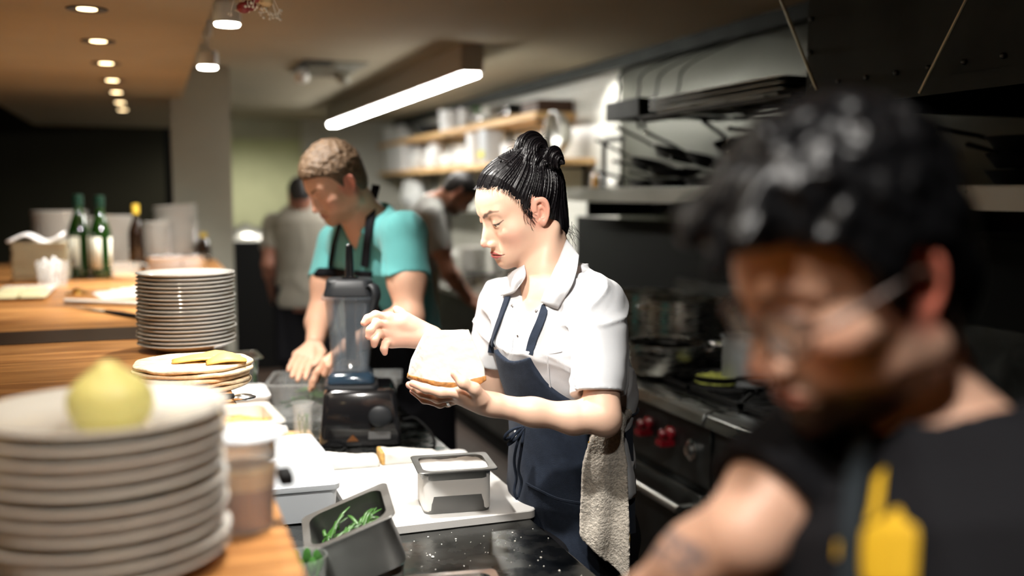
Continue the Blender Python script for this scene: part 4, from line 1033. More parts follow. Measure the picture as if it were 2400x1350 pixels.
# deli cup with layered sauce
q = PZ(573, 1232, PASS)
t = thing('deli_cup', 'clear plastic deli cup of layered brown sauce by the near plates', 'cup', tuple(q))
MB().lathe([(0,.001),(.036,.001),(.037,0),(.046,.112),(.0495,.114),(.0495,.119),(.046,.119),(.0452,.112),(.0362,.0035),(0,.0035)], seg=40).build('cup_wall', m_clear, t)
MB().lathe([(0,.004),(.0355,.004),(.0395,.055),(0,.055)], seg=32).build('dark_sauce', mat('dark_sauce', (.30,.12,.045), .3), t)
MB().lathe([(0,.0551),(.0396,.0551),(.0425,.078),(0,.080)], seg=32).build('pale_crumb_layer', mat('pale_crumb', (.72,.47,.22), .7, bump=.6, bscale=300), t)
MB().lathe([(0,.1195),(.048,.1195),(.051,.118),(.0515,.121),(.050,.1235),(.044,.1225),(0,.1215)], seg=40).build('lid', m_trans, t)
t2 = MB().bb((-.006,-.02,0),(.012,.02,.016)).build('binder_clip', m_black, bevel=.003); t2.location = P(655,1124,1.32); t2.location = (q.x+.051, q.y+.01, PASS+.055); t2.parent = None
t2.parent = t; t2.location = (.050,.0,.052)
# flatbreads
q = PZ(452, 902, PASS); rr = random.Random(9)
def fb(seed):
    def f(p):
        r = np.sqrt(p[:,0]**2+p[:,1]**2); th = np.arctan2(p[:,1], p[:,0]); R_ = .128+.003*np.sin(th*3+seed)+.002*np.sin(th*7+2*seed)
        return smax(np.abs(p[:,2]-.0055-.0012*wr(p,60,seed))-.0046, (r-R_)*.8, .004)
    return f
m_fb = mat('flatbread', (.74,.58,.38), .8, bump=.4, bscale=120, var=.28, vscale=45)
for k in range(5):
    o = sdf_obj('flatbread', fb(k), (-.14,-.14,-.002), (.14,.14,.014), .003, m_fb); o.location = (q.x+rr.uniform(-.003,.004), q.y+rr.uniform(-.004,.004), PASS+.001+k*.0108); o.rotation_euler = (0,0,k*1.3)
    tag(o, 'round pale flatbread, %s in the stack before the tall plates' % od(4-k), 'bread', 'stack of flatbreads on the counter')
for i, (x, y, w) in enumerate(((470,832,.05),(505,828,.045),(530,836,.035))):
    b = PZ(x, y+12, PASS+.056); rows = [[b+Vector((-w*1.2,-.03,.001)), b+Vector((0,-.035,.006)), b+Vector((w*1.2,-.025,.002))],[b+Vector((-w*1.2,.0,.003)), b+Vector((0,.0,.014+.004*i)), b+Vector((w*1.2,.0,.004))],[b+Vector((-w,.03,.001)), b+Vector((0,.03,.005)), b+Vector((w,.03,.001))]]
    o = sheet(rows, 3).build('cheese_slice', mat('orange_cheese', (.82,.50,.13), .5), solid=.003); tag(o, 'curled yellow slice on the flatbreads, %s' % ['left one','middle one','right one'][i], 'slice', 'yellow slices on the flatbreads')
# gastronorm pans -------------------------------------------------
m_pan = mat('pan_steel', (.19,.19,.185), .46, 1, rvar=.08, vscale=12)
def gn(L_, W_, H_, m, t, fl=.014, th=.0018, r=.022, tp=.90):
    a, b = L_/2, W_/2
    pr = [(a*tp-fl*.5, b*tp-fl*.5, r*.9, 0), (a*tp-fl*.4, b*tp-fl*.4, r, .006), ((a-fl)*.985, (b-fl)*.985, r, H_-.026), (a-fl+.001, b-fl+.001, r, H_-.022), (a-fl+.001, b-fl+.001, r, H_-.003), (a-.001, b-.001, r*.55, H_-.004), (a, b, r*.55, H_-.0015), (a-.001, b-.001, r*.55, H_), (a-fl-.001, b-fl-.001, r, H_-.0008), (a-fl-th, b-fl-th, r, H_-.022), ((a-fl)*.985-th, (b-fl)*.985-th, r, H_-.026), (a*tp-fl*.4-th, b*tp-fl*.4-th, r, .006+th), (a*tp-fl*.5-th, b*tp-fl*.5-th, r*.9, th)]
    return MB().rrect(pr, seg=7).build('pan_body', m, t)
def fill(L_, W_, z0, z1, m, t, name, seed=1, rough=.004, fl=.014, tp=.93, vox=.003):
    a, b = L_/2*tp-fl, W_/2*tp-fl
    f = lambda p: smax(smax(np.abs(p[:,0])-a, np.abs(p[:,1])-b, .02), np.maximum(p[:,2]-z1-rough*wr(p, 50, seed)-rough*.5*wr(p,140,seed+3), z0-p[:,2]), .003)
    return sdf_obj(name, f, (-a,-b,z0), (a,b,z1+rough*2), vox, m, t)
t = thing('steel_pan', 'deep square steel pan of white cream cheese on the cutting board', 'pan', (.632,2.152,.9005), math.radians(-7))
gn(.182,.150,.100, m_pan, t); fill(.182,.150,.004,.093, mat('cream', (.92,.91,.88), .6), t, 'white_cheese_filling', tp=1.0)
# cutting board
t = MB().rrect([(.199,.285,.02,0),(.201,.287,.022,.002),(.201,.287,.022,.018),(.199,.285,.02,.020)], seg=5).build('cutting_board', mat('white_poly', (.70,.69,.67), .45, bump=.08, bscale=300)); t.location = (.600,2.337,.8801); tag(t, 'white plastic cutting board under the deep steel pan', 'cutting board')
# cheese slices behind the pan
def lump(a, b, h, seed, wedge):
    def f(p):
        d = smax(smax(np.abs(p[:,0])-a, np.abs(p[:,1])-b, .01), p[:,2]-h*(.75+.25*np.clip(p[:,0]/a*wedge,-1,1))+.004*wr(p,35,seed), .006); return smax(d, -p[:,2], .002)+.0012*wr(p,110,seed)
    return f
for i, (x, a, w, lab) in enumerate(((.462,.082,-1,'rough white cheese slab behind the board, left one'),(.628,.078,-1,'rough white cheese piece with a rind edge, right of the slab'))):
    t = thing('cheese_piece', lab, 'cheese', (x,2.565,.9002), (-.08,-.05)[i], 'cheese pieces at the back of the board')
    sdf_obj('cheese_body', lump(a,.040,.034,i+2,w), (-a,-.045,0), (a,.045,.045), .003, chm, t)
    sdf_obj('rind', lambda p: smax(lump(a+.003,.041,.035,i+2,w)(p), p[:,0]+a-.008, .002), (-a-.005,-.05,0), (-a+.02,.05,.045), .003, mat('tan_rind', (.55,.33,.10), .6, bump=.6, bscale=200, var=.4, vscale=80), t)
# translucent tubs at the left of the board
t = thing('food_box', 'translucent white plastic food box with lid left of the cutting board', 'box', (.300,2.310,.8801), math.radians(-3))
MB().rrect([(.068,.115,.015,0),(.072,.119,.016,.003),(.078,.126,.018,.078),(.076,.124,.018,.078),(.070,.117,.015,.004)], seg=5).build('box_body', m_trans, t)
MB().rrect([(.082,.130,.018,.076),(.083,.131,.018,.080),(.083,.131,.018,.088),(.078,.126,.018,.090),(.074,.122,.016,.086),(.05,.1,.01,.086)], seg=5).build('lid', m_trans, t)
t = thing('food_box', 'second lidded plastic box leaning behind the first, under the cheese slab', 'box', (.305,2.585,.8801), math.radians(2))
MB().rrect([(.078,.112,.015,0),(.086,.118,.018,.070),(.084,.116,.018,.070),(.076,.110,.015,.003)], seg=5).build('box_body', m_trans, t)
MB().rrect([(.088,.120,.018,.069),(.089,.121,.018,.078),(.083,.115,.018,.080),(.078,.11,.01,.078)], seg=5).build('lid', m_trans, t)
# tilted pan with spring onions
_B = P(928,1205,1.80); _A = P(905,1132,1.945); _u = P(735,1290,1.776)-_B; _u.normalize(); _v = (_A-_B); _v = (_v-_u*_v.dot(_u)).normalized(); _n = (-_u).cross(_v)
if _n.z < 0: _n = -_n
_Mt = Matrix((-_u, _n.cross(-_u), _n)).transposed(); _c = _B+_u*.088+_v*.081-_n*.105
t = thing('steel_pan', 'tilted steel pan of spring onion greens at the front of the table', 'pan', tuple(_c)); t.rotation_euler = _Mt.to_euler(); gn(.176,.162,.105, m_pan, t, r=.026)
r_ = random.Random(12)
for i in range(44):
    a = Vector((r_.uniform(-.055,.055), r_.uniform(-.045,.045), .050+.038*r_.random())); an = r_.gauss(1.0,.5); L_ = r_.uniform(.04,.075); e = Vector((math.cos(an),math.sin(an)*.8,0))*L_/2
    if abs(a.x)+abs(e.x) > .064 or abs(a.y)+abs(e.y) > .055: e = e*.4
    up_ = Vector((0,0,r_.uniform(-.010,.018))); m = MB(); m.tube(cat([a-e, a+up_*.6+Vector((0,0,.004)), a+e+up_], 5), [.0032]*8+[.0026,.002,.001], 7, flat=.45)
    o = m.build('spring_onion_piece', m_scal, None); 
    o.location = t.location; o.rotation_euler = t.rotation_euler; tag(o, 'strip of spring onion green lying in the tilted steel pan', 'spring onion', 'spring onion strips in the tilted pan')
q_ = _B-_n*.105+_u*.05+_v*.07; o = MB().lathe([(0,0),(.026,0),(.030,.004),(.033,q_.z-WT-.010),(.029,q_.z-WT-.010),(.026,.006),(0,.006)], seg=28).build('ramekin', m_china); o.location = (q_.x, q_.y, WT+.0003); tag(o, 'small white dish propping up the tilted steel pan', 'dish')
# pan rim at the bottom edge of the picture
t = thing('steel_pan', 'shallow steel pan at the very bottom, only its far rim showing', 'pan', (.478,1.66,.8802), math.radians(-8)); gn(.20,.162,.03, m_bsteel, t)
# crumbs
m = MB(); r_ = random.Random(21)
for i in range(70):
    x = r_.uniform(.46,.78); y = r_.uniform(1.60,2.03); s_ = r_.choice([.0008,.001,.0012,.0015,.0022,.0032 if i % 9 == 0 else .001]); m.ball((x,y,WT+s_*.45), s_, 8, sc=(1,1.2,.6))
tag(m.build('cheese_crumbs', chm), 'white cheese crumbs scattered on the dark steel tabletop', 'crumbs', kind='stuff')
# glass of herbs between the near cup and the tilted pan
q = PZ(697, 1385, 1.0); q = Vector((.222,1.66,WT+.0003))
t = thing('herb_glass', 'blurred tall glass of green herbs beside the tilted pan', 'glass', tuple(q))
MB().lathe([(0,0),(.030,0),(.034,.004),(.040,.125),(.0385,.125),(.0325,.006),(0,.005)], seg=32).build('glass_wall', m_glass, t)
for i in range(8):
    a = i*.8; m = MB(); m.tube(cat([(.012*math.cos(a),.012*math.sin(a),.008),(.018*math.cos(a),.018*math.sin(a),.06),(.030*math.cos(a+.4),.030*math.sin(a+.4),.118)],5), .0022, 6); m.ball((.026*math.cos(a+.4),.026*math.sin(a+.4),.112), .008, 8, sc=(1,.3,2.2)); m.build('herb_stem', m_green, t)
# nuts pan on the pass, tubs on the table
q = PZ(585, 1068, PASS); t = thing('nut_pan', 'white-rimmed shallow pan of golden nuts at the counter edge', 'pan', (.098,1.665,PASS+.0003), math.radians(4))
gn(.176,.162,.065, m_china, t); 
nm = mat('golden_nuts', (.52,.30,.08), .55, var=.45, vscale=60); fill(.176,.162,.004,.048, nm, t, 'nuts', 3, .012, tp=.98).__setitem__('kind','stuff')
t = thing('white_tub', 'white lidded food tub behind the nut pan on the steel table', 'tub', (.235,3.135,WT+.0005), .0)
MB().rrect([(.075,.09,.02,0),(.082,.098,.022,.115),(.086,.102,.022,.116),(.086,.102,.022,.124),(.080,.096,.022,.128),(.05,.06,.02,.128)], seg=5).build('tub_body', m_plastic, t)
t = thing('steel_pan', 'deep steel pan behind the tall plate stack, rim catching light', 'pan', (.235,3.37,WT+.0005), .05); gn(.176,.162,.20, m_bsteel, t)
q = PZ(520,893,PASS); t = thing('serving_spoon', 'dark-handled utensil lying over the flatbread edge', 'utensil', (.105,2.08,PASS+.0006))
m = MB(); m.tube([(-.07,-.02,.010),(0,-.005,.012),(.04,.0,.012)], [.009,.010,.008], 10, flat=.7); m.build('handle', m_black, t); MB().ball((.058,.002,.008), .022, 14, sc=(1.2,.9,.32)).build('bowl', m_bsteel, t)
# maple board, napkin, cup, cables
t = MB().bb((.165,2.76,WT+.0003), (.432,3.03,WT+.013)).build('wooden_board', m_boardwood, bevel=.004); tag(t, 'pale wooden board left of the blender', 'cutting board')
def nap(p): return smax(ell(p, (0,0,.016), (.030,.026,.022))*.7+.0055*np.sin(wr(p,70,2)*5+p[:,2]*120)+.002*wr(p,120,4), -p[:,2], .002)
o = sdf_obj('crumpled_napkin', nap, (-.045,-.04,0), (.045,.04,.05), .0025, m_plastic); o.location = (.322,2.955,WT+.0135); o.scale = (1,1,1.15); tag(o, 'crumpled white napkin on the pale wooden board', 'napkin')
t = thing('plastic_cup', 'clear plastic cup with green sprigs beside the blender', 'cup', (.402,2.955,WT+.0135))
MB().lathe([(0,0),(.024,0),(.0265,.003),(.031,.098),(.0335,.100),(.030,.100),(.0252,.004),(0,.002)], seg=32).build('cup_wall', m_clear, t)
for i in range(5): a = i*1.3; MB().tube(cat([(.008*math.cos(a),.008*math.sin(a),.006),(.014*math.cos(a),.014*math.sin(a),.04),(.016*math.cos(a+1),.016*math.sin(a+1),.065)],4), .002, 6).build('sprig', m_scal, t)
zc = WT+.0048
m = MB(); m.tube(cat([(.150,2.98,zc+.002),(.17,2.95,zc+.016),(.22,2.90,zc+.016),(.30,2.78,zc+.0155),(.345,2.738,zc+.003),(.45,2.735,zc),(.50,2.80,zc)],8), .0042, 8); tag(m.build('power_cord', m_black), 'black power cord curling before the wooden board', 'cord')
m = MB(); m.tube(cat([(.700,2.93,.925),(.735,2.91,.93),(.765,2.86,.900),(.760,2.78,zc),(.735,2.72,zc),(.690,2.71,zc)],8), .0042, 8); tag(m.build('power_cord', m_black), 'black cord looping at the right of the blender base', 'cord')
# ---------------------------------------------------------------- blender
t = thing('blender', 'countertop blender with clear jug, black lid and black glossy base', 'blender', (.570,2.930,WT+.0003), math.radians(-11))
m_bb = mat('gloss_black', (.008,.008,.009), .12, coat=.6); m_jar = mat('smoky_jug', (.22,.26,.30), .05, spec=.9, alpha=.20); m_rub = mat('rubber_dark', (.014,.016,.019), .45)
MB().rrect([(.100,.105,.012,.0),(.104,.109,.014,.004),(.103,.108,.014,.035),(.092,.098,.016,.150),(.084,.090,.02,.162),(.075,.08,.02,.164)], seg=6).build('motor_base', m_bb, t)
MB().rrect([(.066,.066,.018,.1642),(.070,.070,.02,.166),(.068,.068,.02,.176),(.060,.060,.02,.178)], (-.022,-.01,0), seg=6).build('centering_pad', m_rub, t)
lab = MB(); lab.bb((.02,-.1105,.022), (.075,-.1095,.045)); lab.build('base_label', mat('label_grey', (.12,.12,.12), .5), t)
lab = MB(); lab.prism([(-.035,.018),(-.005,.018),(-.020,.038)], -.1112, -.1102, M=Matrix(((1,0,0),(0,0,1),(0,1,0)))); lab.build('orange_mark', mat('orange_print', (.14,.05,.012), .5), t)
for i in range(7): pass
m = MB(); m.lathe([(.030,0),(.030,.012),(.024,.016),(0,.016)], (.05,-.108,.09), 20, Matrix.Rotation(PI/2,3,'X')); m.build('dial', m_rub, t)
MB().rrect([(.055,.055,.014,.179),(.060,.060,.016,.182),(.058,.058,.016,.205),(.050,.050,.016,.216),(.046,.046,.016,.216),(.050,.050,.014,.190)], (-.022,-.01,0), seg=6).build('jug_foot', mat('jug_foot_blue', (.025,.05,.08), .08, alpha=.7), t)
jp = []
for zz, hw, r_c in ((.217,.046,.016),(.24,.048,.018),(.40,.060,.028),(.455,.064,.030),(.462,.072,.030),(.470,.073,.030),(.472,.068,.030),(.462,.0615,.028),(.40,.0572,.026),(.24,.0452,.016),(.222,.0432,.014)): jp.append((hw,hw,r_c,zz))
MB().rrect(jp, (-.022,-.01,0), seg=7).build('jug', m_jar, t)
for sx, sy in ((-1,-1),(1,-1),(-1,1),(1,1)):   # moulded ribs
    m = MB(); m.tube(cat([(-.022+sx*.030,-.01+sy*.047,.225),(-.022+sx*.026,-.01+sy*.052,.32),(-.022+sx*.040,-.01+sy*.062,.45)],6), .0035, 8); m.build('jug_rib', m_jar, t)
MB().rrect([(.058,.058,.028,.472),(.0665,.0665,.03,.474),(.0665,.0665,.03,.482),(.062,.062,.03,.500),(.060,.060,.03,.522),(.055,.055,.028,.528),(.03,.03,.02,.528)], (-.022,-.01,0), seg=7).build('lid', m_rub, t)
m = MB(); m.tube(cat([(.020,-.060,.500),(.036,-.084,.512),(.044,-.092,.490),(.042,-.090,.462),(.036,-.082,.425),(.034,-.074,.36)],6), [.009]*6+[.014]*12+[.012]*7+[.008]*6, 12, flat=.6); m.build('handle', m_rub, t)
m = MB(); m.lathe([(0,.25),(.012,.252),(.0135,.30),(.0125,.40),(.017,.47),(.018,.5285),(.022,.529),(.022,.535),(.012,.537),(.0105,.60),(.0095,.640),(.006,.644),(0,.644)], (-.022,-.01,0), 24); m.build('tamper', m_bb, t)
MB().lathe([(.010,.218),(.014,.222),(.010,.232),(.004,.240),(0,.24)], (-.022,-.01,0), 16).build('blade_hub', m_bsteel, t)
for o in list(t.children):   # true proportions of the jug over the motor base
    nm = o.name.split('.')[0]
    if nm in ('motor_base','base_label','orange_mark','dial'): o.scale = (1.14,1.08,1); 
    else: o.scale = (1.14,1.14,.875); o.location.z = .0205
# clear pan of greens in front of the man in turquoise
t = thing('clear_food_pan', 'clear plastic food pan holding leafy greens, behind the blender', 'pan', (.555,3.270,WT+.0005), math.radians(-14)); gn(.44,.26,.125, m_clear, t, r=.03, th=.003)
r_ = random.Random(31)
for i in range(26):
    a = Vector((r_.uniform(-.15,.14), r_.uniform(-.075,.075), .035+.045*r_.random())); w = r_.uniform(.014,.028); an = r_.uniform(0,6.3); M2 = Matrix.Rotation(an,3,'Z')@Matrix.Rotation(r_.uniform(-.5,.5),3,'X'); m = MB()
    rows = [[a+M2@Vector((u*w*1.6, v*w*(1-abs(u)*.8), .006*(u*u)+.004*abs(v))) for v in (-1,0,1)] for u in (-1,-.4,.4,1)]
    o = sheet(rows, 2).build('green_leaf', m_green, None, solid=.001); o.location = t.location; o.rotation_euler = t.rotation_euler; tag(o, 'green leaf lying in the clear food pan', 'leaf', 'green leaves in the clear pan')
t = thing('clear_food_pan', 'second clear pan of chopped herbs at the table edge', 'pan', (.690,3.23,WT+.0005), math.radians(-38)) if False else None
# ---------------------------------------------------------------- far end of the pass counter
def Q(px, py, z=PASS): return PZ(px, py, z)
q = Q(62, 690); t = MB().rrect([(.095,.26,.01,0),(.11,.28,.012,.014),(.108,.278,.012,.014),(.09,.25,.01,.004)], seg=4).build('butter_tray', m_china); t.location = (-.515,4.58,PASS+.0004); t.rotation_euler = (0,0,0); tag(t, 'long white rectangular tray holding butter blocks at the left edge', 'tray')
bb0 = MB().rrect([(.042,.030,.004,0),(.043,.031,.004,.018),(.040,.028,.004,.020)], seg=3).build('butter_block', mat('butter', (.80,.76,.48), .45)); k = 0
for (x, y) in ((-.555,4.42),(-.465,4.40),(-.56,4.52),(-.468,4.51),(-.562,4.63),(-.47,4.62)):
    o = bb0 if k == 0 else bb0.copy()
    if k: COL.objects.link(o)
    o.location = (x,y,PASS+.0050); tag(o, 'pale butter block on the white tray, %s' % ['front left','front right','middle left','middle right','rear left','rear right'][k], 'butter', 'butter blocks on the tray'); k += 1
# cream rectangular plates
m = MB().rrect([(.110,.075,.008,0),(.122,.087,.01,.008),(.124,.089,.01,.010),(.120,.085,.01,.010),(.105,.070,.008,.003)], seg=4).build('rectangular_plate', m_china2)
stack('rectangular_plate', m, -.505, 5.22, PASS+.0005, 18, .0105, 'cream rectangular plate, %s in the stack behind the butter tray', 'stack of cream rectangular plates', jit=.002, seed=2)
rows = [[Vector((x, y, PASS+.204+.022*math.sin(x*30)+(x+.6)*.08*(1 if y > 5.2 else .6))) for x in (-.64,-.56,-.48,-.40)] for y in (5.14,5.21,5.29)]
o = sheet(rows, 4).build('folded_cloth', m_plastic, solid=.012); tag(o, 'crumpled white cloth on top of the cream plate stack', 'cloth')
def pile(lab, group, px, dd, R_, n, dz, ptop, mm=m_china, seed=1, jit=.004, nm='white_plate', kind='plate', base=None, tiltf=None, foot=.55, H=.022):
    x = P(px, 500, dd); m = MB().lathe(plate_prof(R_, H, foot), seg=48).build(nm, mm); z0 = PASS+.0005
    stack(nm, m, x.x, x.y, z0, n, dz, lab, group, kind, jit=jit, seed=seed, tiltf=tiltf); return x, z0+n*dz
pile('white plate, %s in the tall stack behind the cloth', 'left rear plate stack', 140, 5.75, .155, 24, .0128, 0, seed=11)
pile('white plate, %s in the stack behind the wine bottles', 'plate stack behind the bottles', 218, 6.1, .115, 24, .0108, 0, seed=12)
pile('round white plate, %s in the stack right of the bottles', 'plate stack right of the bottles', 278, 5.85, .110, 24, .0115, 0, seed=13)
def tb(o, k): o.rotation_euler = (0,0,0) if k < 2 else (0,-.07,0); o.location.x -= 0
def tb2(o, k): o.rotation_euler = (.02, .05+.010*k, k*.7)
pile('white bowl-plate, %s in the leaning stack before the column', 'leaning bowl stack', 412, 6.2, .135, 19, .0165, 0, seed=14, nm='white_bowl', kind='bowl', tiltf=tb, foot=.4, H=.045)
pile('small white bowl, %s in the short stack left of the leaning one', 'short bowl stack', 366, 6.0, .085, 12, .019, 0, seed=15, nm='white_bowl', kind='bowl', foot=.5, H=.035)
# bottles
def bottle(lab, x, y, gm, cap, H=.31, R_=.038, labm=None, group=None, shoulder=.62):
    t = thing('wine_bottle', lab, 'bottle', (x,y,PASS+.0005 if group is None else PASS+.0045), group=group)
    MB().lathe([(0,.003),(R_*.9,0),(R_,.006),(R_,H*shoulder*.90),(R_*.93,H*shoulder),(R_*.55,H*.74),(R_*.40,H*.80),(R_*.38,H*.97),(R_*.42,H*.975),(R_*.42,H),(0,H)], seg=32).build('bottle_glass', gm, t)
    MB().lathe([(R_*.44,H*.86),(R_*.46,H*.87),(R_*.46,H*1.005),(R_*.2,H*1.012),(0,H*1.012)], seg=20).build('cap', cap, t)
    if labm:
        for a in (-2.55,-.75):
            n = 10; v = []; 
            for k in range(n+1):
                an = a+1.05*k/n; v += [(R_*1.012*math.cos(an), R_*1.012*math.sin(an), H*.12), (R_*1.012*math.cos(an), R_*1.012*math.sin(an), H*.50)]
            m = MB(); m.add(v, [(2*k,2*k+2,2*k+3,2*k+1) for k in range(n)]); lb = m.build('paper_label', labm, t, solid=.0005)
            m = MB(); mid = a+.52
            for j in range(7): m.tube([(R_*1.03*math.cos(mid+.10*math.sin(j*1.9)),R_*1.03*math.sin(mid+.10*math.sin(j*1.9)),H*(.15+.045*j)),(R_*1.03*math.cos(mid+.10*math.sin(j*1.9+1.9)),R_*1.03*math.sin(mid+.10*math.sin(j*1.9+1.9)),H*(.195+.045*j))], .0010, 5)
            m.build('printed_script', m_rub, lb)
    return t
m_gglass = mat('green_bottle_glass', (.006,.024,.003), .10, coat=.5, spec=.8); m_capd = mat('bottle_cap_green', (.004,.02,.012), .3); m_lab = mat('paper_label', (.62,.62,.52), .7)
t = thing('bottle_tray', 'small dark round tray under the two green bottles', 'tray', (-.315,5.36,PASS+.0004)); MB().lathe([(0,0),(.115,0),(.118,.014),(.114,.014),(.112,.004),(0,.004)], seg=40).build('tray_body', m_bb, t)
x = P(186,560,4.96); bottle('green glass bottle with cream label, left of the pair', x.x, x.y, m_gglass, m_capd, .405, .053, m_lab, 'pair of green bottles on the counter', .60)
x = P(231,560,4.90); bottle('green glass bottle with cream label, right of the pair', x.x+.01, x.y, m_gglass, m_capd, .40, .050, m_lab, 'pair of green bottles on the counter', .60)
m_bglass = mat('brown_bottle_glass', (.012,.006,.003), .08, coat=.5); m_gold = mat('yellow_foil', (.60,.42,.05), .45)
x = P(320,560,5.45); bottle('dark bottle with yellow foil top before the round plates', x.x, x.y, m_bglass, m_gold, .355, .042)
x = P(477,590,6.2); bottle('small dark bottle with yellow top beside the column', x.x, x.y, m_bglass, m_gold, .17, .045)
q = Q(120,665); t = thing('spoon_cup', 'clear cup stuffed with white plastic spoons before the cream plates', 'cup', (-.435,4.94,PASS+.0005))
MB().lathe([(0,0),(.060,0),(.070,.115),(.067,.115),(.058,.004),(0,.004)], seg=32).build('cup_wall', m_clear, t); r_ = random.Random(8)
for i in range(14):
    a = r_.uniform(0,6.28); rr1 = r_.uniform(0,.04); h = r_.uniform(.06,.12); b = Vector((rr1*math.cos(a),rr1*math.sin(a),.008)); e = Vector((min(.052,rr1*1.2)*math.cos(a+.3),min(.052,rr1*1.2)*math.sin(a+.3),h)); m = MB(); m.tube([b,e],.003,6,flat=.5); m.ball(e,.012,8,sc=(1,.4,1.4)); o = m.build('plastic_spoon', m_plastic); o.location = t.location; tag(o, 'white plastic spoon standing in the clear cup', 'spoon', 'plastic spoons in the clear cup')
q = Q(290,657); t = thing('glass_jug', 'squat glass measuring jug with amber base behind the papers', 'jug', (q.x+.01,q.y+.06,PASS+.0005))
MB().lathe([(0,0),(.060,0),(.064,.008),(.070,.082),(.067,.082),(.060,.010),(0,.008)], seg=36).build('jug_glass', m_glass, t); MB().lathe([(0,.0082),(.0598,.0082),(.0605,.02),(0,.02)], seg=30).build('amber_liquid', mat('amber', (.75,.45,.18), .2), t)
MB().tube(cat([(.068,.01,.076),(.10,.02,.06),(.10,.02,.03),(.064,.01,.015)],5), .006, 8).build('handle', m_glass, t)
q = Q(400,627); t = thing('steel_pan', 'rectangular steel pan with gold reflections at the foot of the bowl stack', 'pan', (.115,5.93,PASS+.0005), 0); gn(.36,.25,.068, m_bsteel, t, r=.03)
q = Q(180,690); t = thing('ticket_spike', 'thin order spike on a round brass base', 'spike', (q.x,q.y,PASS+.0004)); MB().lathe([(0,0),(.042,0),(.044,.004),(.040,.008),(.016,.010),(.016,.017),(.030,.020),(.012,.026),(0,.026)], seg=32).build('base', mat('brass', (.75,.50,.15), .22, 1), t); MB().tube([(0,0,.024),(0,0,.16)], [.0016,.0008], 6).build('spike', m_bsteel, t)
r_ = random.Random(6)
for i in range(5):
    q = Q(268+14*i, 696-2*i); o = MB().bb((-.10,-.14,0),(.10,.14,.0012)).build('paper_sheet', mat('white_paper', (.85,.85,.83), .8)); o.location = (q.x+.03,q.y+.08,PASS+.0006+.0016*i); o.rotation_euler = (0,0,r_.uniform(-.35,.35)); tag(o, 'white paper sheet on the counter, %s of the loose pile' % od(4-i), 'paper', 'loose papers by the plate stack')
a = Q(153,706,PASS+.012); b = Q(332,712,PASS+.012); o = MB().tube([a,b], .0105, 12).build('rolling_pin', mat('pale_rod', (.55,.54,.50), .5)); tag(o, 'thin pale grey rod lying left of the tall plates', 'rod')
a = Q(128,713,PASS+.004); b = Q(250,730,PASS+.006); c = Q(330,742,PASS+.010)
t = thing('kitchen_knife', 'long knife with black handle lying before the grey rod', 'knife', tuple(a)); m = MB(); dv = (b-a); nn_ = Vector((-dv.y,dv.x,0)).normalized()
m.add([Vector((0,0,0)), dv+nn_*.018, dv-nn_*.016, Vector((0,0,.002)), dv+nn_*.018+Z*.002, dv-nn_*.016+Z*.002], [(0,2,1),(3,4,5),(0,1,4,3),(1,2,5,4),(2,0,3,5)]); m.build('blade', m_bsteel, t, smooth=False)
MB().tube([dv-Vector((0,0,.0)), (b-a)*.5+(c-a)*.5, c-a], [.009,.012,.010], 10, flat=.7).build('handle', m_black, t)
# ---------------------------------------------------------------- the other cooks
def finger_set(W, dirn, side, palmL=.085, r=.010, curl=.5, spread=.020, dn=None, k=1.0):
    """four fingers leaving the palm; dirn = hand direction, side = across the palm, dn = curl direction"""
    dirn = Vector(dirn).normalized(); side = Vector(side); side = (side-dirn*side.dot(dirn)).normalized(); dn = Vector(dn).normalized() if dn else dirn.cross(side)
    out = []
    for i, (L_, rr_) in enumerate(((.072,1),(.080,1),(.074,.97),(.058,.88))):
        m = Vector(W)+dirn*palmL*(1-.04*abs(i-1))*k+side*((1.5-i)*spread)*k; a1, a2, a3 = curl*.6, curl*1.3, curl*1.8
        s1, s2, s3 = L_*.45*k, L_*.32*k, L_*.25*k; v = lambda a: dirn*math.cos(a)+dn*math.sin(a)+side*((1.5-i)*.04)
        p1 = m+v(a1)*s1; p2 = p1+v(a2)*s2; p3 = p2+v(a3)*s3; out.append(([m,p1,p2,p3], r*rr_*k))
    th0 = Vector(W)+side*.022*k+dirn*.02*k; th = [th0, th0+(dirn*.7+side*.75).normalized()*.035*k, th0+(dirn*.85+side*.6+dn*.4).normalized()*.068*k, th0+(dirn+side*.35+dn*.6).normalized()*.092*k]
    return out, (th, r*1.08*k)
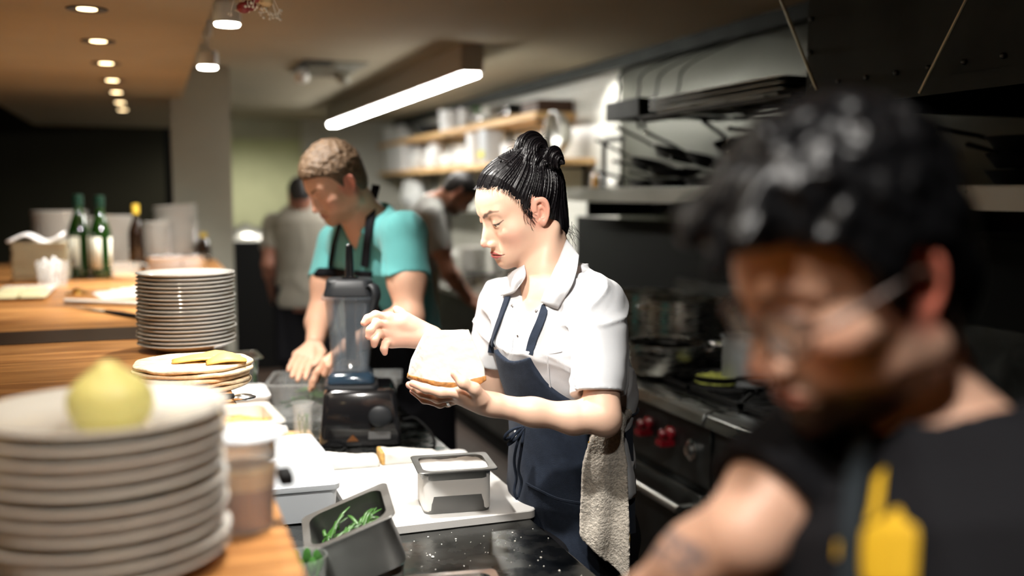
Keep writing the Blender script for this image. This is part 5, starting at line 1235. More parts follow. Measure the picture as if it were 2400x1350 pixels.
def cook(c):
    R_, O_, H_ = c['R'], Vector(c['O']), c['h']; k = c.get('k', 1.0)
    sh = c['sh']; NBp = Vector(c['NB']); PELp = Vector(c['PEL']); SLp, SRp = Vector(c['SL']), Vector(c['SR'])
    X_ = (SRp-SLp); X_.z = 0; X_.normalize(); F_ = Z.cross(X_).normalized()
    hd = lambda p: head(w2loc(R_, O_, p)/k, H_)*k
    nb0 = loc2w(R_, O_, (0,-.030*k,-.050*k)); nf0 = loc2w(R_, O_, (0,.008*k,-.082*k)); nr = c.get('neck', .062)*k
    zz = (NBp-PELp).normalized(); yv = zz.cross(X_); sg = 1 if yv.dot(F_) > 0 else -1; W_ = c.get('w', 1.0)*k
    pr = [(-.15,.165,.120,0),(0,.170,.122,0),(.3,.152,.112,0),(.5,.158,.112,0),(.7,.178,.122,.008),(.86,.178,.112,.004),(.96,.140,.082,-.004),(1.06,.070,.060,0)]
    def torso(p, g): return loft(p, PELp, NBp, X_, [(t,a*W_+g,b*W_+g,o*sg) for t,a,b,o in pr], .025)
    ar = c.get('ar', .046)*k
    def skin(p):
        d = cull(p, O_, .17*k, hd, .05); d = smin(d, cone(p, nb0, NBp-Z*.03, nr*.92, nr), .02); d = smin(d, cone(p, nf0, NBp+F_*.02-Z*.03, nr*.62, nr*.8), .03)
        d = smin(d, torso(p, -.014), .04); return d
    def arms(p):
        d = None
        for S, E_, Wp in ((SLp, c['EL'], c['WL']), (SRp, c['ER'], c['WR'])):
            e = smin(cone(p, S, E_, ar*1.12, ar*.86), cone(p, E_, Wp, ar*.84, ar*.56), .02); mid = Vector(E_).lerp(Vector(Wp), .3); e = smin(e, sph(p, mid, ar*.86), .03)
            mid = Vector(S).lerp(Vector(E_), .55); e = smin(e, sph(p, mid, ar*1.12), .04); d = e if d is None else smin(d, e, .01)
        return d
    geos = [sdf_geo(skin, *bounds([O_, NBp], .15), c['vox'])]
    geos.append(sdf_geo(lambda p: torso(p, -.014), *bounds([PELp, NBp], .22), .012))
    pts = [SLp, SRp, c['EL'], c['ER'], c['WL'], c['WR']]; geos.append(sdf_geo(arms, *bounds(pts, .08), max(.004, c['vox'])))
    for Wp, hf in ((c['WL'], c.get('HL')), (c['WR'], c.get('HR'))):
        if hf:
            fs, th = hf; geos.append(sdf_geo(lambda p: hand(p, Wp, ar*.56, fs, .013*k, thumb=th), *bounds([q for a, r in fs for q in a]+[Wp], .05), .0028))
    sk = np.array(H_['skin'])
    def colf(V):
        Vf = V.astype(f32); C = head_col(w2loc(R_, O_, Vf)/k, H_); C[sph(Vf, O_, .155*k) > 0] = sk
        if 'tat' in c: C = c['tat'](Vf, C)
        return C
    org = [PELp.x, PELp.y, 0]; body = geo_obj('person', geos, skin_m, col=colf, origin=org); tag(body, c['label'], 'person'); off = Vector(org)
    def kid(o): o.parent = body; o.matrix_parent_inverse = Matrix.Translation(-off); return o
    for s in (-1, 1):
        ctr = loc2w(R_, O_, (.0305*s*k,.0700*k,0)); mb = MB(); mb.ball(ctr, .0128*k, 20); e = kid(mb.build('eye', eye_m))
        i = MB(); i.ball(ctr+Matrix(R_.tolist())@(Vector((0,.62,-.78)).normalized()*.008*k), .0057*k, 14); io = i.build('iris', iris_m); io.parent = e
    # hair
    hf = lambda p: c['hair'](w2loc(R_, O_, p)/k)*k
    kid(geo_obj('hair', [sdf_geo(hf, *bounds([O_+Z*.02], .165*k), c['hvox'])], c['hm']))
    # shirt
    g = c.get('g', .012); Es = []
    for S, E_ in ((SLp, c['EL']), (SRp, c['ER'])): Es.append((S, S.lerp(Vector(E_), c['sl'])))
    def surf(p):
        d = torso(p, g); 
        for S, e in Es: d = smin(d, cone(p, NBp-Z*.03, S-Z*.01, nr*.85, ar*1.35), .03)
        for i, (S, e) in enumerate(Es): d = smin(d, sleeve(p, S, e, ar*1.38, ar*c.get('sw', 1.36), i*2.1), .012)
        r1 = np.abs(wr(p*np.array([1,1,.6],f32), 12, c.get('seed', 1))); return d-.006*np.clip(1-r1/.2,0,1)**1.4+.003*wr(p, 24, 2)
    zh = c.get('hem', PELp.z-.05); vt = NBp+F_*.10*W_-Z*c.get('vneck', .09)
    def shirt(p):
        d = surf(p); d = smax(d, -cone(p, NBp-Z*.005+F_*.012, NBp+Z*.2+F_*.03, nr*1.08, nr*1.3), .006)
        if c.get('vneck', .09): 
            q = (p-A3(vt)); x = q@A3(X_); z_ = q[:,2]; y_ = q@A3(F_); d = smax(d, -np.maximum(np.abs(x)-z_*.7, -(y_+.07)), .004)
        return smax(d, zh-p[:,2], .003)
    kid(sdf_obj('shirt', shirt, *bounds([PELp, SLp, SRp, NBp]+[e for S, e in Es], .17), c['svox'], c['sm']))
    if 'am' in c:
        bt = NBp.z-c.get('bib', .20); ws = PELp.z+.10
        def apron(p):
            q = p-A3(PELp); x = q@A3(X_); y_ = q@A3(F_); hw = np.where(p[:,2] > ws, c.get('bw',.10)+.08*np.clip((bt-p[:,2])/(bt-ws),0,1)**2, .5)
            ln = (NBp-PELp); t = np.clip((p[:,2]-PELp.z)/ln.z, 0, 1.2); cx = t*float(ln.dot(X_)); cy = t*float(ln.dot(F_))
            a = surf(p)-.007; a = smax(a, np.abs(x-cx)-hw*W_, .005); a = smax(a, p[:,2]-bt, .004); a = smax(a, -(y_-cy), .01)
            hx = .185*W_; hy = .145*W_; kk = np.sqrt((x/hx)**2+(y_/hy)**2); s = (kk-1)*hy-.006*np.sin(x*40+p[:,2]*5); s = smax(s, p[:,2]-ws, .01); s = smax(s, .45-p[:,2], .005); s = smax(s, -(y_+.06), .01)
            return smin(a, s, .01)
        kid(sdf_obj('apron', apron, *bounds([(PELp.x,PELp.y,.45), NBp+F_*.1], .24), max(.006, c['svox']), c['am']))
        if 'straps' in c:
            for pix, wd in c['straps']: kid(strap_on(surf, pix, c['sd'], wd, .004, off=.009).build('apron_strap', c.get('stm', c['am'])))
    hl = PELp-X_*.085*k; hr = PELp+X_*.085*k; hl.z = hr.z = max(PELp.z-.08, .7)
    b0 = set(COL.objects); legs(None, hl, hr, 0, F_, c.get('tm', m_dark), m_shoe, .088*k)
    for o in set(COL.objects)-b0: kid(o)
    return body, kid, surf
def cap(q, top=.018, side=.008, bumps=0, fr=110, line=None, back=-.085):
    y = q[:,1]
    c = ell(q, (0,-.012,.030), (.0745+side,.094+side,.083+top*.8)); c = smin(c, ell(q, (0,.028,.036), (.060+side*.8,.062+side,.056+top)), .02); c = smin(c, ell(q, (0,-.050,-.030), (.058+side*.5,.040+side,.055)), .03)
    if line is None: line = [back, back+.002, -.055, -.025, .014, .020, .012, -.018, .004, .034, .050, .058, .062, .064]
    hz = np.interp(y, [-.10,-.055,-.036,-.029,-.024,.000,.006,.012,.020,.032,.045,.060,.075,.095], line)
    if bumps: c = c-bumps*(wr(q, fr, 3)*.6+wr(q, fr*2.1, 8)*.5)*np.clip((q[:,2]+.02)/.06, .15, 1)
    c = smax(c, (hz-q[:,2])*.75, .010)
    a = axd(q); e = ell(a, (.084,-.012,-.006), (.020,.017,.026)); return smax(c, -e, .004)
HB = dict(HP, blush=(.66,.28,.20), earc=(.72,.24,.18), lips=(.50,.22,.17), shadow=(.45,.24,.16), lid=.5, browc=(.10,.06,.035), brow=.012, jawr=.020, jawx=.054, chin=.017, nose=1.03, cheek=1.0, lip=.9)
# man in turquoise ------------------------------------------------
R1 = tilt(dirv(-.80,.60), math.radians(33), math.radians(-4)); e1 = P(824,428,3.25); O1 = e1-Vector(R1@np.array((-.082,-.012,-.006)))*1.06
h1 = dict(HB, skin=(.72,.42,.29), beard=(.30,.17,.09), beardk=.45)
hm1 = mat('light_brown_hair', (.13,.082,.048), .5, bump=.6, bscale=260, var=.5, vscale=120)
NB1 = P(868,522,3.40); SL1 = P(945,548,3.28); SR1 = P(795,570,3.60); PE1 = P(972,900,3.86)
EL1 = P(960,742,3.22); WL1 = P(815,815,3.16); ER1 = P(752,738,3.52); WR1 = P(738,802,3.34)
cook(dict(R=R1, O=O1, h=h1, k=1.06, sh=None, NB=NB1, PEL=PE1, SL=SL1, SR=SR1, EL=EL1, WL=WL1, ER=ER1, WR=WR1, ar=.052, w=1.02, neck=.062, vox=.0028, svox=.005, hvox=.0028,
    HL=finger_set(WL1, P(745,862,3.14)-WL1, -FW, curl=.7, dn=-Z), HR=finger_set(WR1, P(700,858,3.24)-WR1, RT, curl=.7, dn=-Z*.6+TC), hm=hm1, hair=lambda q: cap(q, .026, .007, .0045, 150, back=-.070),
    sm=cloth('turquoise_jersey', (.13,.44,.44)), am=m_dark, sl=.52, vneck=.10, bib=.16, bw=.125, sd=2.5, straps=[(((880,440),(872,500),(864,570),(858,625)),.030),(((806,510),(796,545),(786,580),(778,625)),.022)],
    label='person in a turquoise t-shirt and black apron leaning over the far table end'))
nk = MB(); nk.tube(cat([P(872,446,3.30), P(890,440,3.38), P(905,452,3.46)],4), .008, 8)
# cook bending to the right at the back ------------------------------
R2 = tilt(dirv(.86,-.10), math.radians(52), 0); O2 = P(1078,452,5.75); hd2 = dict(HB, skin=(.42,.20,.13), earc=(.45,.18,.12), lips=(.3,.12,.10), beard=(.06,.035,.02), beardk=.8, browc=(.02,.012,.01))
hm2 = mat('dark_hair', (.012,.010,.010), .45, bump=.5, bscale=200); gsh = cloth('grey_jersey', (.30,.30,.28)); gsh2 = cloth('taupe_jersey', (.27,.25,.21))
SL2 = P(1000,500,5.95); SR2 = P(1015,500,5.60)
cook(dict(R=R2, O=O2, h=hd2, sh=None, NB=P(1016,472,5.78), PEL=P(968,700,5.9), SL=P(992,505,6.0), SR=P(1008,510,5.55), EL=P(1045,625,6.05), WL=P(1098,690,6.05), ER=P(1052,640,5.50), WR=P(1102,705,5.60), ar=.050, w=1.0, vox=.005, svox=.009, hvox=.005,
    HL=finger_set(P(1098,690,6.05), (RT*.8-Z*.5), -FW, curl=.8, dn=-Z), HR=finger_set(P(1102,705,5.6), (RT*.7-Z*.6), -FW, curl=.8, dn=-Z), hm=hm2, hair=lambda q: cap(q, .012, .005, .002, 90),
    sm=gsh, am=cloth('khaki_cloth', (.20,.17,.10)), sl=.62, vneck=0, label='person in a grey short-sleeved shirt bending right over the back counter'))
# cook seen from behind --------------------------------------------
R3 = tilt(dirv(-.25,-.97), math.radians(18), 0); O3 = P(703,455,6.9); hd3 = dict(hd2, skin=(.34,.15,.10)); hd3.pop('beard')
cook(dict(R=R3, O=O3, h=hd3, sh=None, NB=P(705,492,6.95), PEL=P(712,700,6.95), SL=P(640,522,6.95), SR=P(768,522,7.1), EL=P(628,620,6.85), WL=P(640,690,7.1), ER=P(785,620,7.0), WR=P(770,690,7.25), ar=.050, w=1.08, vox=.006, svox=.009, hvox=.006,
    HL=finger_set(P(640,690,7.1), (FW-Z*.3), RT, curl=.5, dn=-Z), HR=finger_set(P(770,690,7.25), (FW-Z*.3), -RT, curl=.5, dn=-Z), hm=hm2, hair=lambda q: cap(q, .014, .008, .002, 90),
    sm=gsh2, am=m_dark, sl=.66, vneck=0, label='person in a taupe t-shirt with dark hair, seen from behind at the back'))
# man in the foreground --------------------------------------------
R4 = tilt(dirv(-.93,.34), math.radians(23), math.radians(0)); e4 = P(2178,655,.80); O4 = e4-Vector(R4@np.array((-.078,-.014,-.006)))*1.04
h4 = dict(HB, skin=(.64,.38,.27), earc=(.62,.13,.08), blush=(.62,.22,.13), lips=(.50,.17,.13), beard=(.012,.007,.005), beardk=.97, browc=(.02,.012,.01), nose=1.06, brow=.013)
def hair4(q):
    y = q[:,1]
    c = cap(q, .046, .014, .007, 75, back=-.085, line=[-.080,-.082,-.060,-.030,.020,.022,.008,-.030,-.024,.016,.046,.054,.060,.062])
    r = np.abs(wr(q, 60, 2)); c = c-.004*np.clip(1-r/.35, 0, 1)*np.clip((q[:,2]-.02)/.05, 0, 1)
    for a, b, r1 in (((.0,.075,.105),(.015,.118,.085),.022),((-.03,.070,.10),(-.045,.110,.080),.018),((.03,.07,.10),(.03,.112,.098),.016),((-.01,.10,.08),(-.015,.125,.060),.011),((-.02,.0,.125),(-.03,.05,.140),.016),((.0,-.04,.125),(.0,.0,.140),.016)):
        c = smin(c, cone(q, a, b, r1, r1*.45)+.0015*np.sin(q[:,0]*500), .012)
    return c
def tat(V, C):
    q = P(1580,1300,.90); d = V-A3(q); u = d@A3(RT); v = d@A3(UP); m = np.zeros(len(V))
    r = np.sqrt((u*1.0)**2+(v*1.35)**2); m = np.maximum(m, (np.abs(r-.016) < .0038)); r2 = np.sqrt((u-.016)**2+(v-.004)**2); m = np.maximum(m, np.abs(r2-.007) < .003); m = np.maximum(m, (np.abs(u+.4*v-.002) < .0025)&(v < 0)&(v > -.03)); m = np.maximum(m, np.abs(np.sqrt((u+.006)**2+(v-.004)**2)-.006) < .0022)
    ok = (sph(V, q, 0) < .06); m = (m*ok)[:,None]*.62; return C*(1-m)+np.array((.07,.10,.14))*m
NB4 = P(2225,1050,.89); SR4 = P(1975,1010,.97); SL4 = P(2540,1180,.79); PE4 = P(2330,2350,.95); PE4.z = .92; PE4.x = .62; PE4.y = .50
ER4 = P(1745,1262,.90); WR4 = P(1445,1450,1.00); EL4 = P(2420,1900,.75); WL4 = P(2000,2000,.95)
cook(dict(R=R4, O=O4, h=h4, k=1.04, sh=None, NB=NB4, PEL=PE4, SL=SL4, SR=SR4, EL=EL4, WL=WL4, ER=ER4, WR=WR4, ar=.043, w=1.0, neck=.050, vox=.0024, svox=.005, hvox=.0026,
    HL=finger_set(WL4, (-RT-Z*.4), FW, curl=.6, dn=-Z), HR=finger_set(WR4, (WR4-ER4), FW, curl=.6, dn=-Z), hm=mat('glossy_black_hair', (.003,.003,.0035), .32, spec=.28, bump=.25, bscale=180), hair=hair4, tat=tat,
    sm=cloth('charcoal_jersey', (.009,.009,.011), sheen=0), am=cloth('slate_apron', (.018,.023,.028), sheen=0), sl=.74, sw=1.62, vneck=0, bib=.30, sd=.5, straps=[(((2040,955),(2035,1050),(2020,1150),(2010,1300),(2010,1420)),.020)],
    label='person in glasses, dark t-shirt and beard, blurred in the foreground at right'))
man4 = [o for o in COL.objects if o.get('label', '').startswith('person in glasses')][0]
def k4(o): o.parent = man4; o.matrix_parent_inverse = Matrix.Translation(-Vector(man4.location)); return o
L4 = lambda v: loc2w(R4, O4, Vector(v)*1.04)
g = MB()
def lens_ring(s): return [L4((s*.033+.026*math.cos(a), .098-.010*abs(math.cos(a))*(1 if math.cos(a)*s > 0 else 0), -.008+.021*math.sin(a))) for a in np.linspace(0,2*PI,22,endpoint=False)]
for s in (-1,1): g.tube(lens_ring(s), .0016, 7, closed=True)
g.tube([L4((-.008,.100,-.004)), L4((0,.103,-.001)), L4((.008,.100,-.004))], .0015, 7)
for s in (-1,1): g.tube(cat([L4((s*.059,.090,-.004)), L4((s*.074,.075,-.002)), L4((s*.080,.03,.002)), L4((s*.082,-.004,.006)), L4((s*.081,-.020,-.012))],5), .0030, 7)
k4(g.build('glasses_frame', mat('glasses_frame', (.06,.03,.02), .45)))
for s in (-1,1):
    r_ = lens_ring(s); c_ = sum(r_, Vector())/len(r_); m = MB(); m.add([c_]+r_, [(0,i+1,(i+1)%22+1) for i in range(22)]); k4(m.build('glasses_lens', mat('lens_glass', (.8,.84,.84), .02, spec=.9, alpha=.14), solid=.0012))
# yellow print on the t-shirt
def surf4(p):
    X_ = (SR4-SL4); X_.z = 0; X_.normalize(); zz = (NB4-PE4).normalized(); F_ = Z.cross(X_); sg = 1 if zz.cross(X_).dot(F_) > 0 else -1
    pr = [(-.15,.165,.120,0),(0,.170,.122,0),(.3,.152,.112,0),(.5,.158,.112,0),(.7,.178,.122,.008),(.86,.178,.112,.004),(.96,.140,.082,-.004),(1.06,.070,.060,0)]
    W_ = 1.04; return loft(p, PE4, NB4, X_, [(t,a*W_+.012,b*W_+.012,o*sg) for t,a,b,o in pr], .025)
ym = mat('yellow_print', (.60,.36,.008), .7)
for grid in ([[(2050,1120),(2075,1095)],[(2040,1190),(2065,1180)],[(2030,1225),(2055,1215)]], [[(2075,1215),(2105,1190),(2120,1220)],[(2025,1240),(2085,1235),(2150,1240)],[(2015,1300),(2080,1300),(2150,1300)],[(2025,1380),(2080,1380),(2145,1380)]], [[(1960,1270),(1985,1262)],[(1955,1310),(1985,1305)]], [[(1975,1335),(2000,1330)],[(1980,1370),(2005,1370)]]):
    rows = [[hit(surf4, x, y, .4, off=.008) for x, y in r] for r in grid]; k4(sheet(rows, 4).build('yellow_print', ym, solid=.001))
# ---------------------------------------------------------------- tubs on the wall shelves
def tub(lab, x, y, z, w, d, h, m, lid=True, group=None, cat_='tub', name='food_tub'):
    t = thing(name, lab, cat_, (x,y,z+.0005), 0, group)
    MB().rrect([(w/2*.86,d/2*.86,.012,0),(w/2*.9,d/2*.9,.015,.004),(w/2,d/2,.018,h*.95),(w/2-.003,d/2-.003,.018,h*.95),(w/2*.86,d/2*.86,.012,.006)], seg=4).build('tub_body', m, t)
    if lid: MB().rrect([(w/2+.004,d/2+.004,.018,h*.93),(w/2+.005,d/2+.005,.018,h),(w/2-.004,d/2-.004,.018,h+.004)], seg=4).build('lid', m, t)
    return t
def rtub(lab, x, y, z, r, h, m, lid=True, cat_='tub', name='round_tub', group=None):
    t = thing(name, lab, cat_, (x,y,z+.0005), 0, group); MB().lathe([(0,0),(r*.9,0),(r,h*.95),(r-.003,h*.95),(r*.88,.004),(0,.004)], seg=32).build('tub_body', m, t)
    if lid: MB().lathe([(r+.003,h*.9),(r+.004,h),(r*.5,h+.006),(0,h+.006)], seg=32).build('lid', m, t)
    return t
def SX(px, z, x=2.56): return PX(px, 448, x).y
def bag(lab, x, y, z, a, b, h, seed, m, group=None):
    f = lambda p: ell(p, (0,0,h*.45), (a,b,h*.6))*.7+.012*wr(p, 28, seed)+.006*wr(p, 60, seed+2)
    def g(p): return smax(f(p), -p[:,2], .004)
    o = sdf_obj('plastic_bag', g, (-a*1.2,-b*1.2,0), (a*1.2,b*1.2,h*1.35), .008, m); o.location = (x,y,z+.0006); tag(o, lab, 'bag', group); return o
m_bag = mat('white_bag', (.78,.80,.80), .35)
rtub('white round tub with dome lid at the far end of the upper shelf', 2.58, 11.1, SZ1, .11, .17, m_plastic)
bag('white crumpled bag lying beside the far tub on the upper shelf', 2.60, SX(935,0), SZ1, .10, .26, .17, 1, m_bag)
t = thing('black_bowl', 'wide black bowl on the upper shelf', 'bowl', (2.59, SX(1003,0), SZ1+.0005)); MB().lathe([(0,0),(.07,0),(.13,.05),(.15,.11),(.145,.11),(.12,.05),(.06,.006),(0,.006)], seg=36).build('bowl_body', m_rub, t)
rtub('white lidded canister in the middle of the upper shelf', 2.58, SX(1052,0), SZ1, .105, .19, m_plastic); rtub('small white jar behind the canister on the upper shelf', 2.66, SX(1048,0)-.22, SZ1, .05, .20, m_plastic)
tr = MB().rrect([(.12,.20,.02,0),(.14,.23,.02,.03),(.15,.24,.02,.031),(.15,.24,.02,.028),(.138,.228,.02,.027),(.118,.198,.02,-.002)], seg=4).build('steel_tray', m_bsteel)
for i in range(3):
    o = tr if i == 0 else tr.copy()
    if i: COL.objects.link(o)
    o.location = (2.60, 7.15, SZ1+.003+.036*i); tag(o, 'steel tray stacked on the upper shelf near its end, %s' % ['bottom one','middle one','top one'][i], 'tray', 'steel trays on the upper shelf')
o = tr.copy(); COL.objects.link(o); o.location = (2.59, 7.75, SZ1+.003); tag(o, 'single steel tray lying flat by the stacked trays', 'tray')
t = thing('small_plant', 'small leafy sprig standing on the upper shelf behind the trays', 'plant', (2.62, 8.15, SZ1+.0005)); MB().lathe([(0,0),(.03,0),(.04,.10),(0,.10)], seg=20).build('pot', m_plastic, t)
for i in range(9): m = MB(); a = i*.7; m.tube([(0,0,.09),(.03*math.cos(a),.03*math.sin(a),.15+.01*(i%3))], .002, 5); m.ball((.032*math.cos(a),.032*math.sin(a),.16), .014, 8, sc=(1,.6,1)); m.build('leaf_sprig', m_green, t)
t = thing('wooden_crate', 'dark brown flat crate at the near end of the upper shelf', 'crate', (2.61, 6.50, SZ1+.0005)); MB().bb((-.135,-.14,0),(.13,.16,.012)).build('crate_base', mat('dark_brown_wood',(.05,.02,.008),.5), t)
for a, b in (((-.135,-.14,.0121),(-.123,.16,.085)),((.118,-.14,.0121),(.13,.16,.085)),((-.1229,-.14,.0121),(.1179,-.128,.085)),((-.1229,.148,.0121),(.1179,.16,.085))): MB().bb(a,b).build('crate_side', MATS['dark_brown_wood'], t)
# lower shelf
tub('white square bucket at the far end of the lower shelf', 2.60, 10.95, SZ2, .24, .40, .27, m_plastic); tub('second white square bucket beside the far one on the lower shelf', 2.60, 10.50, SZ2, .24, .42, .27, m_plastic)
for i, (px, a, b, h) in enumerate(((975,.09,.17,.22),(1010,.10,.15,.24),(1045,.09,.13,.15),(1075,.09,.13,.18),(1099,.08,.10,.14))): bag('white crumpled plastic bag on the lower shelf, %s' % ['farthest of five','second of five','third of five','fourth of five','nearest of five'][i], 2.60+.01*(i%2), SX(px,0), SZ2, a, b, h, i+3, m_bag, 'white bags on the lower shelf')
tub('tall white jug-like canister in the middle of the lower shelf', 2.57, SX(1113,0), SZ2, .13, .15, .30, m_plastic)
t = tub('clear jar with a yellow label on the lower shelf', 2.56, SX(1150,0), SZ2, .16, .19, .27, m_trans); MB().bb((-.0835,-.07,.05),(-.0825,.07,.10)).build('yellow_label', mat('yellow_label',(.60,.58,.05),.6), t)
rtub('small white pot right of the yellow-labelled jar', 2.58, SX(1190,0), SZ2, .07, .14, m_plastic)
# steel bowls at the near end (seen beside the bun)
t = thing('steel_bowl', 'upright round brown-rimmed steel bowl beside the pipe frame', 'bowl', (2.62, 6.16, SZ2+.157)); 
MB().lathe([(0,0),(.08,.01),(.14,.06),(.155,.12),(.15,.12),(.135,.06),(.075,.016),(0,.006)], seg=40, M=Matrix.Rotation(-PI/2,3,'Y')).build('bowl_body', m_steel, t)

bag('white flour sack leaning on the wall under the lower shelf', 2.62, SX(955,0), 1.46, .09, .34, .30, 12, m_bag)
t = thing('small_wall_shelf', 'short steel shelf below the lower wooden shelf', 'shelf', (0,0,0)); MB().bb((2.42,8.2,1.44),(WX_R-.002,10.6,1.4595)).build('shelf_board', m_steel, t)
# counter beyond the range with pans and plate piles
t = thing('steel_counter', 'steel back counter along the tiled wall, crowded with pans and plates', 'counter', (0,0,0)); BC_Z = .95
MB().bb((1.92,4.40,BC_Z-.04),(WX_R-.003,10.6,BC_Z)).build('worktop', m_steel, t, bevel=.003); MB().bb((1.97,4.42,.12),(WX_R-.02,10.55,BC_Z-.041)).build('cabinet_body', m_dsteel, t)
MB().bb((1.98,4.5,0),(WX_R-.05,10.5,.119)).build('plinth', m_black, t)
pl = MB().lathe(plate_prof(.13,.02), seg=32).build('white_plate', m_china)
for j, (x, y, n) in enumerate(((2.05,7.3,14),(2.40,6.8,18),(2.15,8.4,15),(2.50,7.9,16))):
    stack('white_plate', pl, x, y, BC_Z+.0005, n, .0125, 'white plate, %s in the '+['front','rear','far front','far rear'][j]+' pile on the back counter', ['front','rear','far front','far rear'][j]+' plate pile on the back counter', seed=40+j)
for i, (x, y, r, h, lab) in enumerate(((2.10,6.36,.15,.10,'wide low steel pan on the back counter'),(2.22,5.95,.13,.17,'steel pot behind the wide low pan on the back counter'),(2.12,5.55,.13,.09,'small steel pan on the back counter nearest the range'),(2.20,5.15,.14,.20,'tall steel pot at the end of the back counter'))):
    t = thing('steel_pot', lab, 'pot', (x,y,BC_Z+.0005)); MB().lathe([(0,0),(r*.97,0),(r,.006),(r,h),(r+.006,h+.002),(r+.006,h+.005),(r-.004,h+.005),(r-.004,.006),(0,.006)], seg=40).build('pot_body', m_bsteel, t)
    for s in (-1,1): MB().tube(cat([(s*r,-.03,h*.8),(s*(r+.03),-.02,h*.82),(s*(r+.03),.02,h*.82),(s*r,.03,h*.8)],4), .005, 8).build('handle', m_bsteel, t)
q = P(1075,722,4.8); t = thing('yellow_food_tray', 'steel tray of yellow food under the bending cook', 'tray', (1.98,4.75,BC_Z+.0005)); gn(.20,.30,.05,m_bsteel,t)
fill(.20,.30,.004,.042, mat('yellow_food',(.62,.42,.05),.6,var=.3,vscale=60), t, 'yellow_food', 3, .006)
# dome lamp-lit appliance in the far room
q = P(592,560,8.4); t = thing('domed_cooker', 'dark appliance with bright round domed lid in the far doorway', 'appliance', (q.x+.02,q.y+.9,0))
MB().bb((-.50,-.35,0),(.42,.35,1.17)).build('cabinet', m_black, t); MB().lathe([(.30,0),(.31,.02),(.30,.04),(.22,.09),(.10,.125),(.03,.135),(.03,.155),(0,.157)], (0,0,1.171), 44).build('dome_lid', m_steel, t)
MB().lathe([(.33,0),(.34,.008),(.30,.010),(0,.010)], (-.02,-.02,1.1705), 40).build('rim_plate', m_white, t)
# ---------------------------------------------------------------- pots on the range
GZ = RZ+.0185
def pot(name, lab, x, y, r, h, m, z=GZ, hh=True, inner=None):
    t = thing(name, lab, 'pot', (x,y,z)); MB().lathe([(0,0),(r*.96,0),(r,.008),(r,h),(r+.007,h+.002),(r+.007,h+.006),(r-.003,h+.005),(r-.003,.008),(0,.006)], seg=56).build('pot_body', m, t)
    if hh:
        for a in (-.6,-.6+PI):
            c, s = math.cos(a), math.sin(a); tv = Vector((-s,c,0)); rv = Vector((c,s,0)); m2 = MB(); m2.tube(cat([rv*r+tv*.035+Z*h*.82, rv*(r+.035)+tv*.025+Z*h*.86, rv*(r+.035)-tv*.025+Z*h*.86, rv*r-tv*.035+Z*h*.82],5), .006, 8); m2.build('handle', m_bsteel, t)
    if inner: MB().lathe([(0,0),(r-.005,0)], (0,0,inner[1]), 40).build('contents', inner[0], t)
    return t
m_pot = mat('worn_steel', (.45,.44,.40), .28, 1, rvar=.12, vscale=14, var=.3, stretch=(1,1,4)); m_alu = mat('dull_aluminium', (.42,.44,.44), .5, .8, var=.1, vscale=12)
q = PX(1612,700,2.08); pot('stock_pot', 'large steel stock pot with golden reflections at the back of the range', 2.08, q.y, .165, q.z-GZ-.006, m_pot)
q = PX(1520,683,2.20); pot('stock_pot', 'second stock pot left of the large one, partly behind the white shirt', 2.20, q.y, .16, q.z-GZ-.006, m_pot)
q = PZ(1560,872,GZ); pot('shallow_pot', 'wide shallow steel pot of broth on the range front', q.x+.02, q.y+.03, .148, .105, m_pot, inner=(mat('broth',(.40,.27,.10),.25),.082))
q = PX(1757,800,1.98); pot('sauce_pot', 'pale grey saucepan behind the foreground man glasses', 1.98, q.y, .095, .165, m_alu)
q = PZ(1665,893,GZ); t = thing('skillet', 'small black skillet with chopped green vegetables on the range', 'pan', (q.x+.00,q.y-.05,GZ)); MB().lathe([(0,0),(.075,0),(.095,.035),(.097,.036),(.092,.036),(.073,.006),(0,.006)], seg=40).build('pan_body', m_iron, t)
MB().tube([(.02,-.092,.034),(.05,-.18,.055),(.07,-.26,.065)], [.008,.010,.009], 10, flat=.6).build('handle', m_black, t)
def veg(p): return smax(smax(p[:,2]-.028-.007*wr(p,70,2)-.004*wr(p,160,4), np.sqrt(p[:,0]**2+p[:,1]**2)-.082, .006), .0065-p[:,2], .002)
o = sdf_obj('chopped_vegetables', veg, (-.09,-.09,0), (.09,.09,.045), .003, mat('chopped_greens',(.42,.45,.10),.5,var=.6,vscale=60), t); o['kind'] = 'stuff'
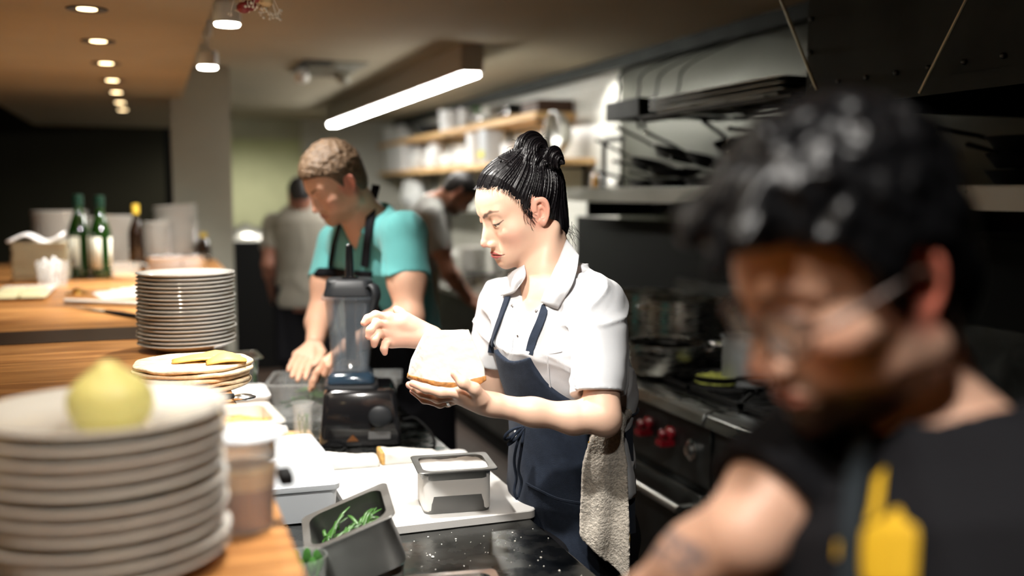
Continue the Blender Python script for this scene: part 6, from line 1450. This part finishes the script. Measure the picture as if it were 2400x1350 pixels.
# black pans piled on the overshelf
def fry(lab, x, y, z, r, ang, tiltx=0, tilty=0, hm=m_black, hl=.20):
    t = thing('frying_pan', lab, 'pan', (x,y,z), 0, 'black pans piled on the overshelf'); t.rotation_euler = (tiltx, tilty, ang)
    MB().lathe([(0,0),(r*.72,0),(r*.97,.042),(r,.044),(r*.95,.044),(r*.70,.005),(0,.005)], seg=36).build('pan_body', m_iron, t)
    m = MB(); m.tube([(-r*.96,0,.038),(-r-.05,0,.055),(-r-hl,0,.085)], [.010,.012,.015], 10, flat=.6); hd = m.build('handle', hm, t); m = MB(); m.ball((-r-hl-.004,0,.086), .0115, 10, sc=(.7,1,.8)); m.build('handle_cap', m_bsteel, hd)
    return t
k = 0; spots = [(2.52,4.80,0,.13,1.0),(2.52,4.80,1,.13,.7),(2.50,4.50,0,.14,1.3),(2.50,4.50,1,.14,.9),(2.50,4.50,2,.13,.6),(2.50,4.15,0,.14,1.1),(2.50,4.15,1,.14,.5),(2.48,3.84,0,.13,1.2),(2.48,3.84,1,.13,.8),(2.48,3.84,2,.14,1.5)]
names = ['bottom pan of the farthest pair','top pan of the farthest pair','bottom pan of the second pile','middle pan of the second pile','top pan of the second pile with raised handle','bottom pan of the third pile','top pan of the third pile','bottom pan of the fourth pile','middle pan of the fourth pile','top pan of the fourth pile']
for (x, y, lv, r, a), nm in zip(spots, names):
    tp = 'top pan' in nm; fry('black frying pan on the overshelf, '+nm, x, y, SO+.001+.0505*lv+(.040 if tp else 0), r, -a, .12 if tp else 0, .26 if tp else 0)
for i in range(4):
    fry('black skillet in the tall stack beside the foreground hair, %s' % od(3-i), 2.50, 3.40, SO+.001+.0505*i, .12, -1.0+.15*i)
for i in range(3): fry('black pan at the right picture edge on the overshelf, %s' % od(2-i), 2.50, 2.32, SO+.001+.0505*i, .13, -2.2+.4*i)
t = thing('ladle', 'long thin utensil sticking out left of the black pans', 'utensil', (2.48,5.12,SO+.001)); MB().tube([(0,0,.012),(-.02,.12,.06),(-.05,.24,.075)], .006, 8).build('handle', m_steel, t); MB().ball((.0,-.02,.026), .035, 14, sc=(1,1,.7)).build('bowl', m_steel, t)
t = thing('spice_jar', 'small amber jar at the far end of the overshelf', 'jar', (2.42,5.28,SO+.0005)); MB().lathe([(0,0),(.022,0),(.022,.06),(.012,.075),(.012,.09),(0,.09)], seg=20).build('jar_body', mat('amber_jar',(.55,.28,.06),.2), t)
